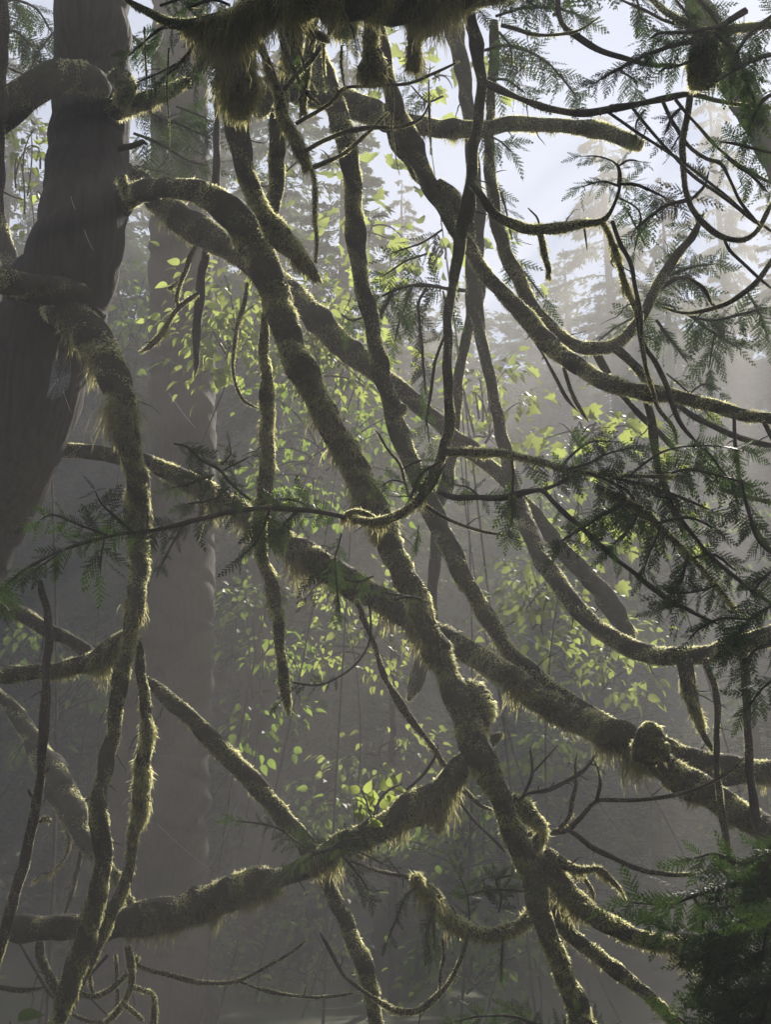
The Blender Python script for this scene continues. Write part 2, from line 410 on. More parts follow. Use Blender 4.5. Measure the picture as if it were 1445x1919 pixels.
def shrub(label, cx, cy, w, h, d, n, ls, name='leafy_shrub', cat='shrub', group=None, lob=0, leaf='leaf', stems=3, gap=0.5, thick=1.0, root=None):
    """leafy shrub: stems rise from the ground into a loose crown centred on photo pixel cx, cy at distance d; n leaves of ls pixels"""
    c = P(cx, cy, d); sx, sz, sy = w * d / F / 2, h * d / F / 2, max(w, h) * d / F / 2 * thick
    e = empty(name, (c[0], c[1], 0.0), label, cat, group)
    wb = MB(); tips = []
    nl = max(8, n // 26)
    for k in range(nl):                              # leafy twigs, each carrying a layered fan of leaves
        while True:
            q = rng.uniform(-1, 1, 3)
            if np.dot(q, q) < 1: break
        tips.append(c + q * [sx, sy, sz])
    tips = np.array(tips)
    for k in range(stems):
        b = np.array([c[0] + rng.uniform(-1.8, 1.8), c[1] + rng.uniform(-.3, .6), 0.0])
        t = tips[int(rng.integers(nl))]
        mid = (b + t) / 2 + rng.normal(0, 0.45 * sx + .25, 3)
        C = np.array([(1 - u) ** 2 * b + 2 * u * (1 - u) * mid + u * u * t for u in np.linspace(0, 1, 24)])
        tube(wb, C, np.linspace(0.014, 0.004, 24) * min(1, d / 9), 5, 0.12)
    for t in tips:
        b = c + (t - c) * 0.15 + np.array([0, 0, -0.25 * sz]) + rng.normal(0, .08, 3)
        m_ = (b + t) / 2 + np.array([0, 0, 0.12]) + rng.normal(0, 0.05, 3)
        C = np.array([(1 - u) ** 2 * b + 2 * u * (1 - u) * m_ + u * u * t for u in np.linspace(0, 1, 10)])
        tube(wb, C, np.linspace(0.009, 0.0035, 10) * (d / 9), 4, 0.1)
    wb.build('stem', 'bark', e, smooth=True)
    lb = MB(); per = max(6, n // nl)
    for t in tips:
        k = int(per * rng.uniform(0.5, 1.4)); rad = ls * d / F * rng.uniform(1.6, 3.6)
        v = t - c; v[2] *= 0.2; v = v / (np.linalg.norm(v) + 1e-6)
        pos = t + rng.normal(0, 1, (k, 3)) * [rad, rad, rad * 0.40] * 0.6
        dr = unit(pos - t + rng.normal(0, 0.4, (k, 3)) * rad + v * rad * .6 + DOWN * rad * 0.5)
        nm = np.array([0, 0, 1.0]) + rng.normal(0, 0.42, (k, 3)) - FW * 0.25
        put_leaves(lb, pos, dr, nm, ls * d / F * rng.uniform(0.6, 1.25, k), 0, lob)
    lb.build('leaves', leaf, e)
    return e

# ------------------------------------------------------------------ conifers far behind
def conifer_mesh(seed, H, Rr, nb, bare=0.1):
    g = np.random.default_rng(seed)
    tb = MB(); z = np.linspace(0, H, 30)
    tube(tb, np.stack([0.15 * np.sin(z / 6), 0.1 * np.cos(z / 7), z], 1), 0.02 + 0.014 * H * (1 - z / H) ** .8, 10, 0.06, freq=(.3, 3))
    lb = MB(); P0 = []; P1 = []
    for i in range(nb):
        u = (i + g.random()) / nb; zz = H * (bare + (1 - bare) * u); L = Rr * (1 - u) ** 0.7 * g.uniform(0.55, 1.15) + 0.25
        an = g.uniform(0, 6.283); ca, sa = math.cos(an), math.sin(an)
        t = np.linspace(0, 1, 8); rise = g.uniform(-.1, .25)
        x = L * t; dz = L * (rise * t - 0.42 * t ** 2 + 0.12 * t ** 6)
        C = np.stack([x * ca, x * sa, zz + dz], 1)
        tube(tb, C, (0.05 * (L / Rr) + 0.006) * (1 - 0.85 * t), 4, 0.05)
        m = int(135 * L)
        tt = np.sqrt(g.random(m)); p = np.stack([np.interp(tt, t, C[:, k]) for k in range(3)], 1)
        lat = g.normal(0, 0.22 * L * (1.05 - tt), m); p[:, 0] += -sa * lat; p[:, 1] += ca * lat
        dr = np.stack([ca + g.normal(0, .5, m) - sa * np.sign(lat) * .7, sa + g.normal(0, .5, m) + ca * np.sign(lat) * .7, -0.75 + g.normal(0, .35, m)], 1)
        p[:, 2] -= np.abs(lat) * 0.3
        P0.append(p); P1.append(p + unit(dr) * (g.uniform(.16, .42, m) * (0.6 + 0.4 * L / Rr))[:, None])
    P0 = np.vstack(P0); P1 = np.vstack(P1); sd_ = unit(np.cross(P1 - P0, g.normal(size=P0.shape))) * g.uniform(.02, .05, len(P0))[:, None]
    m = P0 * .55 + P1 * .45
    V = np.stack([P0, m + sd_, P1, m - sd_], 1).reshape(-1, 3)
    lb.add(V, np.arange(len(V)).reshape(-1, 4))
    return tb, lb
CON = []
def conifer(px, py_top, d, variant, label, group='tall conifers fading into the haze', rot=None, wide=1.0, name='conifer_tree'):
    Hs, Rs = [(30, 4.6), (26, 5.6), (34, 4.2)][variant]
    top = P(px, py_top, d); base = np.array([top[0], top[1], 0.0]); s = top[2] / Hs
    src = CON[variant] if variant < len(CON) else None
    e = empty(name, base, label, 'tree', group); e.rotation_euler[2] = rot if rot is not None else rng.uniform(0, 6.28)
    e.scale = (s * wide, s * wide, s)
    if src is None:
        e.location = (0, 0, 0)
        tb, lb = conifer_mesh(11 + variant, Hs, Rs, [150, 130, 170][variant])
        t = tb.build('trunk', 'bark', e, smooth=True); l = lb.build('crown', 'needle', e); CON.append((t, l)); e.location = base
    else:
        for q in src:
            c = q.copy(); COL.objects.link(c); c.parent = e
    return e
# ------------------------------------------------------------------ ground and far forest
def ground():
    n = 90; xs = np.linspace(-58, 58, n); ys = np.linspace(-23, 60, n)
    X, Y = np.meshgrid(xs, ys); g = Sm(8, (0.05, 0.3)); h = Sm(8, (0.05, 0.3))
    Z = 0.18 * g(X, 0) * h(Y, 0) + np.clip(Y - 22, 0, 200) * 0.10
    Z = np.where((np.hypot(X, Y) < 6), Z * 0.2, Z)
    mb = MB(); i = np.arange(n - 1)[:, None] * n + np.arange(n - 1)[None]
    mb.add(np.stack([X, Y, Z], -1).reshape(-1, 3), np.stack([i, i + 1, i + n + 1, i + n], -1).reshape(-1, 4))
    tag(mb.build('ground', 'ground', smooth=True), kind='structure')
ground()
CF = [  # px, top py, distance, variant, label, wide
 (1130, 205, 50, 1, 'broad hazy conifer right of the blue gap, its drooping limbs reaching left', .85),
 (755, 335, 62, 0, 'small pointed conifer tip standing alone in the blue gap', .8),
 (655, 60, 44, 2, 'tall hazy conifer just left of the small pointed tip', 0.95),
 (1330, 120, 56, 0, 'pale conifer fading into the glare at the right', .7),
 (540, -60, 46, 0, 'tall pale conifer behind the thick hanging moss curtain', 1.0),
 (430, 60, 52, 2, 'hazy conifer between the grey trunk and the moss curtain', 1.1),
 (215, 120, 55, 1, 'hazy conifer showing between the two left trunks', 1.1),
 (40, 60, 50, 0, 'hazy conifer at the left edge behind the lit leaves', 1.1),
 (905, 690, 66, 1, 'low distant conifer under the blue gap, left of the forked stems', 1.6),
 (1020, 620, 60, 2, 'low distant conifer under the blue gap, right of the forked stems', 1.6),
 (800, 620, 70, 2, 'low distant conifer below the small pointed tip', 1.6),
 (1440, 300, 40, 2, 'pale conifer at the right edge of the picture', .8),
 (1240, 330, 38, 0, 'hazy conifer behind the sunlit cedar sprays', .75),
 (600, 420, 40, 1, 'grey conifer low behind the leaning stems in the middle', 1.2),
 (330, 480, 42, 0, 'grey conifer low behind the straight grey trunk', 1.2),
]
CF = [(a, b, c * (.5 if a < 1000 else .92), v, l, w) for a, b, c, v, l, w in CF]
for k in range(34):
    x = -60 + k * 49 + rng.uniform(-25, 25)
    CF.append((x, (rng.uniform(330, 470) if x < 560 else rng.uniform(500, 620) if x < 1050 else rng.uniform(440, 600)) , rng.uniform(25, 31) + (18 if x > 800 else 0), k % 3, 'pale conifer in the unbroken row at the far end of the misty wood', rng.uniform(1.2, 1.8)))
for v in (0, 1, 2):                                   # one of each shape first, the others are copies
    for c in [c for c in CF if c[3] == v]: conifer(c[0], c[1], c[2], v - 0, c[4], wide=c[5]) if len(CON) > v or len(CON) == v else None

# unseen conifers behind and beside the camera, added only to block sky light
for k, (x, y, v, sc_) in enumerate([(-3, -7, 1, .8), (4, -8, 0, .8), (-9, -6, 2, .8), (10, -5, 1, .85), (0, -13, 1, .9), (-12, 1, 1, .8), (-11, 8, 0, .75), (13, 2, 1, .8), (12, 9, 0, .7), (7, -12, 2, .9), (-8, -13, 0, .9), (-14, 15, 1, .75), (-17, -8, 1, .9), (18, -9, 1, .9)]):
    e = empty('conifer_tree', (x, y, 0), 'unseen conifer added beside or behind the camera to block sky light', 'tree', 'unseen conifers added to block sky light'); sc_ *= .68; e.scale = (sc_, sc_, sc_); e.rotation_euler[2] = k * 1.3
    for q in CON[v]: c = q.copy(); COL.objects.link(c); c.parent = e

# ------------------------------------------------------------------ trunks in the middle distance
def trunk(label, s, d, moss_=0, wood='bark', fr=0, limbs=(), name='tree_trunk', **k):
    e = empty(name, base_of(s, d), label, 'tree'); limb(e, s, d, moss_, fr, name='trunk', wood=wood, **k)
    for l in limbs: limb(e, l[0], l[1], name='limb', **(l[2] if len(l) > 2 else {}))
    return e
trunk('straight grey trunk in the mist right of the big leaning trunk', '335,-120,46 336,150,52 338,420,58 340,650,60 342,850,62 330,1050,72 315,1250,84 290,1500,98 280,1700,110 275,1990,135', (12.5, 11.5), [(0, 3), (1, 3)], md=.35, lump=.04)
trunk('broad dim trunk base low in the mist left of centre', '500,800,20 495,1000,26 485,1250,34 480,1500,44 478,1720,54 475,1990,75', (16, 15), 0, lump=.05)
trunk('pale trunk in the glare leaning down to the right edge', '1285,-40,18 1330,50,23 1372,140,25 1410,210,25 1450,290,26 1520,430,28', (9, 8.6), 3, lump=.05)
trunk('thin upright trunk in the mist behind the fern sprig', '735,1170,5 736,1300,6 737,1500,7 738,1700,9 740,1950,12', 13, 0, lump=.05)
trunk('pale slender trunk behind the curtain of moss', '352,60,14 350,180,15 345,300,16', 20, 0)
trunk('dark straight trunk cut by the left edge', '2,-60,12 4,60,11 2,170,10 -2,300,10 -8,420,12', 5.2, [(0, 2), (1, 3)], wood='bark')
trunk('mossy leaning trunk at the left edge under the lit leaves', '-12,380,10 2,420,11 12,470,14 24,530,15 40,620,16 60,720,17', 7.5, 6)

# ------------------------------------------------------------------ the big leaning cedar at the left
e = empty('cedar_tree', P(-60, 1100, 5.6), 'big dark cedar trunk leaning across the left of the picture', 'tree')
limb(e, '172,-160,66 171,-40,66 172,60,67 170,170,68 166,270,71 161,350,75 152,430,79 132,500,86 103,573,93 68,694,95 32,791,96 0,867,95 -30,936,93 -63,1005,90 -84,1075,88 -110,1200,90 -120,1400,100 -140,1700,120', (5.9, 5.4), [(0, 0), (.2, 3), (.5, 2), (.7, 2), (1, 2)], name='trunk', wood='cedar_bark', md=.5, lump=.022, ridge=.05)
limb(e, '190,175,24 165,150,28 120,140,30 70,160,32 30,190,34 -10,215,38 -60,235,42', (5.9, 5.5, 5.4), 6, [(0, 10), (.4, 26), (.6, 32), (1, 60)], name='limb', md=1.2)
limb(e, '190,212,20 215,205,19 255,196,16 290,184,14 325,165,11 350,150,8', (5.9, 5.4, 5.1), 10, [(0, 0), (.3, 35), (1, 25)], name='limb')
limb(e, '205,150,9 225,140,15 236,165,17 222,200,12', 5.3, 11, 20, name='limb')
limb(e, '222,278,6 250,272,6 266,266,5 276,272,3', 5.4, 0, name='limb')
limb(e, '150,560,30 100,545,28 60,540,26 20,530,25 -20,520,26', (5.3, 4.9), 4, 14, name='limb')
limb(e, '225,330,9 232,350,8 236,372,4', 5.4, 8, 12, name='limb')

# ------------------------------------------------------------------ main mossy stems
branch('thickest mossy stem, arching off the left trunk and down through the middle',
 [('175,405,24 215,388,23 245,368,22 277,357,20 311,352,19 346,354,20 381,364,23 412,380,27 445,412,31 472,452,31 494,490,30 510,535,28 525,588,27 540,628,26 553,665,24 572,705,23 594,744,23 620,796,23 650,848,25 676,900,26 698,945,26 714,980,25 735,1030,23 757,1078,23 778,1115,22 802,1177,21 829,1246,21 850,1290,23 868,1335,25 885,1385,25 902,1420,23 922,1460,21 942,1510,19 962,1560,20 985,1610,23 1001,1655,22 1010,1700,22 1022,1735,19 1036,1775,18 1052,1815,18 1070,1855,20 1087,1898,22 1100,1960,25', (5.8, 5.25, 5.1, 5.0, 4.9, 4.8, 4.7, 4.6, 4.5, 4.4, 4.4), {'m': [(0, 5), (.05, 6), (.15, 9), (.3, 12), (.5, 12), (.7, 11), (.85, 8), (1, 12)], 'f': [(0, 0), (.08, 12), (.12, 0), (.2, 25), (.35, 55), (.42, 60), (.5, 30), (.6, 35), (.68, 10), (.8, 6), (1, 18)], 'fd': 1.1, 'droop': .5}),
  ('862,1290,14 884,1300,24 900,1325,25 905,1355,18 905,1385,8', 4.7, {'m': 13, 'f': 20, 'name': 'burl'}),
  ('1005,1612,12 1030,1630,16 1060,1665,18 1095,1700,18 1130,1727,18 1165,1744,16 1200,1757,15 1240,1768,14 1290,1770,13 1345,1764,12 1400,1750,11', (4.6, 4.0), {'m': 12, 'f': [(0, 30), (.2, 58), (.5, 48), (.6, 20), (.8, 55), (1, 40)], 'name': 'limb', 'fd': 1.2}),
  ('1020,1690,14 1045,1718,15 1083,1762,13 1125,1793,13 1170,1830,12 1215,1866,11 1250,1900,11 1280,1935,11', (4.55, 4.2), {'m': 7, 'f': [(0, 4), (.3, 25), (.5, 30), (.8, 8), (1, 16)], 'name': 'limb'}),
  ('960,1500,10 978,1512,13 1000,1532,13 1020,1552,8 1005,1580,10 1000,1610,12', 4.65, {'m': 15, 'f': 25, 'name': 'burl'}),
  ('985,1562,5 1015,1562,6 1035,1560,6 1066,1552,6 1090,1530,5 1118,1502,4 1150,1499,4 1190,1500,4 1256,1492,4 1300,1480,3 1343,1462,3 1372,1444,3 1396,1420,2', (4.6, 4.0), {'m': 2, 'wood': 'bark'}),
  ('1064,1554,5 1090,1572,5 1118,1592,5 1187,1625,5 1239,1637,5 1291,1639,4 1336,1632,4 1395,1614,3 1450,1596,3', (4.5, 3.9), {'m': [(0, 1), (.5, 3), (1, 3)], 'f': [(0, 0), (.45, 4), (.6, 30), (.66, 4), (1, 3)], 'wood': 'bark'}),
  ('972,1502,4 990,1487,3 1031,1480,4 1083,1452,4 1105,1432,3 1120,1408,2', 4.6, {'wood': 'bark'}),
  ('980,1493,3 993,1465,3 998,1440,2 994,1400,2', 4.6, {'wood': 'bark'}),
  ('997,1450,2 1020,1425,2 1045,1398,1', 4.6, {'wood': 'bark'}),
  ('1049,1552,4 1068,1530,4 1073,1500,4 1080,1470,3 1078,1435,2 1082,1410,1', 4.6, {'wood': 'bark', 'f': [(0, 6), (.5, 14), (1, 2)]}),
  ('1118,1500,3 1125,1468,3 1122,1445,2 1112,1420,2', 4.4, {'wood': 'bark'}),
  ('1028,1598,10 1055,1618,9 1085,1630,7 1110,1628,5 1128,1630,4 1150,1652,4 1163,1668,3 1174,1688,1', (4.6, 4.4), {'m': 7, 'f': [(0, 20), (.4, 40), (.6, 35), (.8, 10), (1, 5)]}),
  ('1088,1636,4 1103,1658,4 1112,1672,3 1112,1690,2', 4.5, {'m': 5, 'f': 18}),
  ('1000,1712,12 980,1731,11 950,1746,12 915,1752,13 880,1745,14 850,1728,15 824,1702,18 805,1678,16 790,1658,12 780,1645,8', (4.6, 4.1), {'m': 13, 'f': [(0, 30), (.4, 40), (.6, 35), (.75, 60), (1, 50)], 'name': 'limb', 'fd': 1.3}),
  ('878,1752,4 866,1790,4 850,1828,5 828,1858,5 805,1880,6 772,1896,6 740,1893,6 712,1878,5 685,1860,4 660,1842,4 640,1822,3 618,1780,3 599,1748,2', (4.3, 4.5), {'m': [(0, 2), (.3, 5), (.5, 7), (.6, 6), (.7, 1), (1, 0)], 'f': [(0, 2), (.2, 10), (.5, 8), (.6, 0), (1, 0)], 'wood': 'bark'}),
  ('830,1760,2 832,1790,3 827,1820,3 823,1858,3', 4.3, {'m': 2, 'wood': 'bark'}),
  ('790,1655,4 760,1643,4 709,1632,4 680,1622,3 640,1608,3', (4.2, 4.6), {'wood': 'bark', 'm': 1})],
 name='vine_maple_stem', cat='tree')
branch('mossy stem bowing out of the left trunk and snaking down to the bottom left corner',
 [('30,545,26 60,548,30 95,560,34 130,590,36 165,624,34 196,665,31 216,712,29 228,760,24 237,810,21 247,860,20 256,900,21 258,965,24 260,1020,20 259,1070,18 256,1120,17 245,1177,14 232,1246,13 217,1315,13 211,1384,14 201,1420,14 184,1490,16 184,1530,17 192,1573,15 188,1642,17 173,1711,20 153,1781,20 128,1850,17 100,1930,15 80,1990,15', (5.65, 5.05, 4.8, 4.7, 4.6, 4.5, 4.4, 4.35, 4.3, 4.3), {'m': [(0, 2), (.1, 11), (.2, 11), (.4, 9), (.5, 9), (.6, 5), (.8, 7), (1, 7)], 'f': [(0, 0), (.06, 30), (.12, 75), (.2, 85), (.25, 50), (.32, 25), (.38, 40), (.5, 22), (.6, 8), (.75, 14), (.9, 30), (1, 6)], 'fd': 1.25, 'droop': .5}),
  ('256,1185,5 262,1246,9 272,1315,10 275,1384,11 267,1430,13 266,1475,15 260,1521,13 250,1573,10 237,1642,10 209,1711,12 178,1775,12 160,1825,7 148,1860,4 130,1905,3', (4.75, 4.5), {'m': [(0, 5), (.15, 6), (.25, 15), (.45, 16), (.55, 7), (.8, 8), (1, 1)], 'f': [(0, 5), (.2, 20), (.4, 40), (.5, 30), (.6, 15), (.8, 12), (1, 0)], 'name': 'limb', 'droop': .8}),
  ('240,1195,18 215,1213,22 186,1234,19 156,1246,16 120,1252,14 70,1260,14 20,1264,14 -40,1268,15', (4.8, 4.5), {'m': [(0, 8), (1, 6)], 'f': [(0, 10), (.08, 60), (.22, 65), (.33, 4), (.4, 55), (.5, 45), (.6, 3), (1, 0)], 'name': 'limb', 'fd': 2.0, 'clump': .3})],
 name='vine_maple_stem', cat='tree')
branch('long mossy limb crossing behind everything from upper left to the right',
 [('225,305,8 250,325,12 278,356,20 310,388,22 346,415,25 398,446,25 435,468,21 500,515,22 545,545,20 575,578,22 625,630,23 660,660,22 695,690,19 740,722,17 775,750,16 800,772,15 830,800,14 860,826,13 895,855,12 930,882,12 960,915,13 990,952,14 1030,1000,15 1060,1035,16 1090,1070,16 1130,1112,17 1160,1155,15 1187,1195,12', (6.3, 6.6, 7.4), {'m': [(0, 10), (.2, 9), (.4, 8), (.6, 5), (1, 3)], 'f': [(0, 20), (.06, 45), (.12, 60), (.2, 40), (.3, 30), (.4, 32), (.5, 12), (1, 3)]}),
  ('385,462,9 383,490,9 378,519,8 371,588,7 367,640,6 369,680,5 364,706,2', 6.2, {'wood': 'bark', 'm': 1}),
  ('370,550,4 350,565,5 330,582,5 310,610,5 290,640,6 262,661,4', 6.1, {'m': 4, 'f': 16}),
  ('368,460,4 356,480,5 345,512,5 332,532,4 313,540,3', 6.1, {'m': 4, 'f': 12}),
  ('345,512,4 336,535,4 331,560,4 334,572,2', 6.1, {'m': 4, 'f': 9}),
  ('463,530,3 458,565,4 447,599,4 440,640,4 437,700,3 449,740,3 462,755,3 485,766,2', 6.0, {'m': 4, 'f': [(0, 20), (.4, 12), (1, 2)]}),
  ('390,385,3 400,370,8 405,330,6 406,250,6 405,180,5', 6.2, {'wood': 'bark', 'm': 1})])
branch('long mossy log sweeping from the left trunk down to the lower right, bearded with moss',
 [('40,842,18 80,843,17 125,844,16 173,848,14 214,855,14 260,862,14 300,876,15 346,900,18 398,924,18 432,945,18 467,968,19 519,1004,25 564,1035,25 606,1060,24 657,1094,25 699,1114,23 744,1142,22 790,1172,20 848,1202,19 893,1232,21 934,1253,22 975,1283,23 1014,1312,24 1066,1342,25 1118,1362,24 1170,1385,24 1208,1410,26 1256,1445,26 1326,1487,25 1395,1528,25 1450,1562,26 1520,1600,28', (5.7, 5.4, 4.4), {'m': [(0, 2), (.12, 4), (.2, 9), (.35, 9), (.7, 12), (1, 8)], 'f': [(0, 3), (.1, 5), (.17, 8), (.22, 80), (.26, 95), (.29, 15), (.33, 60), (.43, 65), (.48, 70), (.55, 60), (.62, 40), (.68, 50), (.75, 65), (.8, 60), (.86, 45), (1, 20)], 'fd': 1.3}),
  ('1222,1425,30 1220,1400,29 1219,1378,26 1219,1362,17 1220,1354,7', 4.45, {'m': 9, 'f': [(0, 30), (.5, 25), (1, 8)], 'name': 'stub', 'md': 1.2}),
  ('668,1125,6 672,1137,5 699,1201,5 711,1240,5 723,1274,6 742,1305,6 761,1335,6 780,1362,5 802,1387,5 828,1425,5 850,1455,4', (5.1, 5.3), {'m': 3, 'f': [(0, 8), (.3, 3), (.8, 14), (1, 8)], 'wood': 'bark'})])
branch('mossy stem from the dark top, passing behind the stem with the burl, bowing right',
 [('575,40,13 590,90,15 610,150,18 630,205,20 644,245,20 652,280,19 657,318,17 663,381,16 667,450,17 676,519,15 688,565,15 697,605,15 705,658,15 723,727,16 742,796,17 757,835,17 772,870,16 790,915,16 816,968,17 848,1038,17 884,1108,16 926,1177,16 952,1215,15 983,1250,15 1025,1285,15 1070,1312,13 1110,1337,12 1150,1362,12 1190,1382,12 1235,1393,14 1270,1408,18 1320,1430,19 1380,1443,20 1460,1447,21 1530,1450,22', (5.5, 5.5, 4.9), {'m': [(0, 7), (.15, 9), (.3, 6), (.5, 6), (.7, 8), (.9, 8), (1, 5)], 'f': [(0, 12), (.1, 20), (.16, 5), (.4, 7), (.6, 5), (.8, 5), (.9, 40), (1, 45)]}),
  ('742,778,8 755,765,9 757,772,7', 5.5, {'m': 5, 'name': 'burl'})], name='vine_maple_stem', cat='tree')
branch('longest mossy limb curving from the bright gap down to the right edge at mid height',
 [('700,20,11 712,70,12 724,120,12 731,160,14 742,208,17 760,242,18 773,277,18 787,311,17 805,346,16 827,381,15 848,415,15 870,452,14 888,480,12 910,512,13 930,537,13 952,560,14 980,588,16 1005,615,17 1035,650,17 1075,682,16 1120,707,15 1170,727,13 1220,737,13 1280,745,12 1330,758,12 1370,771,12 1410,781,10 1470,787,10 1530,795,10', (5.2, 5.0, 4.4), {'m': [(0, 5), (.1, 6), (.2, 4), (.5, 8), (.8, 9), (1, 4)], 'f': [(0, 15), (.1, 8), (.2, 8), (.6, 6), (.8, 8), (1, 3)]}),
  ('725,195,6 735,245,10 748,280,12 765,300,10 780,330,8 800,352,5', 5.25, {'m': 5, 'name': 'bark_flap'}),
  ('820,340,8 838,360,11 858,390,12 874,430,10 882,470,6', 5.1, {'m': 7, 'name': 'limb'})])
branch('pale mossy limb above the long right hand limb, hooking up at its end',
 [('925,40,9 927,100,10 920,180,9 917,260,9 920,330,10 926,390,12 938,440,12 955,490,12 980,540,13 1005,582,12 1030,612,12 1060,638,12 1092,652,12 1125,653,12 1152,645,12 1178,625,10 1200,598,9 1222,560,9 1243,515,9 1268,480,8 1300,440,6 1320,400,4', (6.2, 5.6, 5.4), {'m': [(0, 3), (.4, 7), (.7, 7), (1, 2)], 'f': 4}),
  ('1152,652,7 1180,674,8 1200,697,9 1218,722,9 1240,745,7', 5.5, {'m': 5}),
  ('1116,655,8 1130,685,8 1150,720,7 1175,750,6 1205,782,6 1240,815,6 1270,845,5', (5.5, 5.8), {'m': 2, 'wood': 'bark'})])
branch('dark thin stem nearest the eye, hanging from the top and curling left at its foot',
 [('880,-20,11 882,35,11 890,75,12 898,115,11 903,156,10 898,208,10 889,277,10 882,346,11 870,415,11 857,484,11 849,535,9 841,588,9 838,658,8 841,727,9 843,779,9 835,831,10 825,865,9 810,898,9 790,928,8 763,955,8 734,972,8 695,977,7 660,970,6', (4.3, 4.3, 4.0), {'m': [(0, 3), (.5, 3), (.75, 4), (.85, 7), (1, 9)], 'f': [(0, 3), (.6, 3), (.7, 14), (.8, 5), (.9, 20), (1, 45)]}),
  ('834,630,3 822,660,3 813,687,3 808,735,3 802,770,2 797,806,1', 4.2, {'wood': 'bark'}),
  ('735,970,4 715,978,5 690,965,5 668,958,5 650,962,4 640,975,3', 4.05, {'m': 8, 'f': 50}),
  ('780,940,4 765,925,3 757,895,3 750,870,3 725,840,3 710,815,2 700,802,1', 4.1, {'m': 2, 'wood': 'bark'}),
  ('795,945,4 820,962,4 855,980,3 900,995,3 950,1003,2', 4.05, {'m': 2})])
branch('slender grey stem forking under the bright gap, one leg curving to the right edge',
 [('842,-20,13 848,40,14 862,104,14 874,173,13 881,242,12 888,330,13 893,400,15 891,480,17 889,555,18 897,600,12 903,640,9 914,692,10 930,761,11 942,825,12 955,880,12 968,930,12 983,972,13 1011,1038,14 1035,1075,15 1062,1115,16 1090,1148,16 1125,1180,16 1187,1216,16 1239,1229,17 1291,1229,17 1343,1222,16 1395,1205,18 1460,1190,19 1530,1170,22', (7.2, 6.6, 4.6), {'m': [(0, 3), (.4, 4), (.6, 5), (1, 10)], 'f': [(0, 2), (.6, 4), (.72, 8), (.8, 12), (.9, 12), (1, 30)]}),
  ('889,560,15 880,600,10 874,640,10 862,692,9 855,761,9 850,831,10 838,900,11 824,945,12 818,1021,11 813,1073,10 811,1125,9 805,1180,12 796,1225,14 782,1274,12 765,1312,7', (7.2, 6.9), {'m': [(0, 4), (.5, 4), (.6, 1), (.8, 1), (1, 3)], 'name': 'limb', 'f': [(0, 4), (.4, 5), (.5, 0), (1, 8)]}),
  ('1285,1238,13 1289,1270,13 1296,1305,11 1306,1340,8 1320,1375,6 1340,1412,5', (4.75, 4.6), {'m': [(0, 8), (.6, 14), (.8, 4), (1, 3)], 'f': [(0, 10), (.5, 40), (.7, 5), (1, 2)], 'droop': .7}),
  ('1322,1235,6 1332,1265,6 1343,1295,6 1345,1350,6 1344,1430,6 1350,1500,7 1360,1560,6 1366,1612,6', 4.7, {'m': 3}),
  ('1392,1225,9 1400,1290,8 1402,1360,8 1405,1430,8 1412,1490,8 1422,1560,8 1430,1640,7', 4.6, {'m': 2, 'wood': 'bark'})], name='vine_maple_stem', cat='tree')
branch('thick mossy limb level across the top, ending in a blunt tip at upper right',
 [('470,190,34 510,172,28 545,166,24 590,176,25 640,190,25 692,208,24 745,228,20 796,238,16 848,242,16 900,241,15 940,235,14 980,232,13 1049,235,12 1100,241,14 1150,252,14 1187,266,13 1205,274,7', (6.2, 6.0), {'m': [(0, 10), (.3, 10), (.5, 9), (1, 7)], 'f': [(0, 40), (.1, 20), (.3, 14), (.42, 22), (.5, 35), (.6, 16), (.8, 16), (1, 8)]})])
branch('mossy stem slanting from the hanging moss to a sharp broken tip over the thick stem',
 [('425,150,26 437,215,24 448,265,20 462,325,15 478,370,14 497,404,16 520,437,19 547,467,17 572,494,12 590,514,8 603,531,2', (4.9, 4.8), {'m': [(0, 10), (.3, 8), (.5, 11), (.8, 11), (1, 2)], 'f': [(0, 60), (.15, 30), (.3, 15), (.55, 15), (.7, 45), (.9, 40), (1, 0)]}),
  ('535,110,10 530,170,12 522,225,15 519,277,16 516,346,15 512,398,12 505,425,11', 5.1, {'m': [(0, 6), (.5, 6), (1, 9)], 'f': 12, 'name': 'limb'})])
branch('shaggy stem hanging straight down left of the thick stem, ending in a ragged point',
 [('495,585,6 495,640,9 498,700,10 501,745,12 502,790,12 500,831,12 499,900,13 490,950,13 484,985,12 487,1030,12 497,1060,12 510,1095,12 519,1145,11 525,1211,9 533,1281,9 538,1318,7 540,1339,2', (5.2, 5.0), {'m': [(0, 6), (.3, 12), (.5, 12), (.7, 10), (1, 7)], 'f': [(0, 8), (.2, 20), (.4, 30), (.6, 18), (.7, 34), (.9, 25), (1, 4)], 'droop': .9, 'md': 1.3})])
branch('mossy stem crossing down right from the left stem and passing behind the low branch',
 [('272,1272,5 290,1287,9 330,1322,13 380,1369,16 430,1420,17 465,1458,17 502,1495,17 536,1538,17 564,1573,16 592,1612,15 607,1640,14 623,1677,15 644,1718,14 662,1763,15 682,1808,17 693,1850,15 703,1902,13 712,1960,14', (5.4, 5.2), {'m': [(0, 5), (.3, 8), (.5, 9), (.6, 5), (.8, 8), (1, 8)], 'f': [(0, 3), (.15, 14), (.35, 12), (.5, 14), (.6, 5), (1, 5)]})], name='vine_maple_stem', cat='tree')
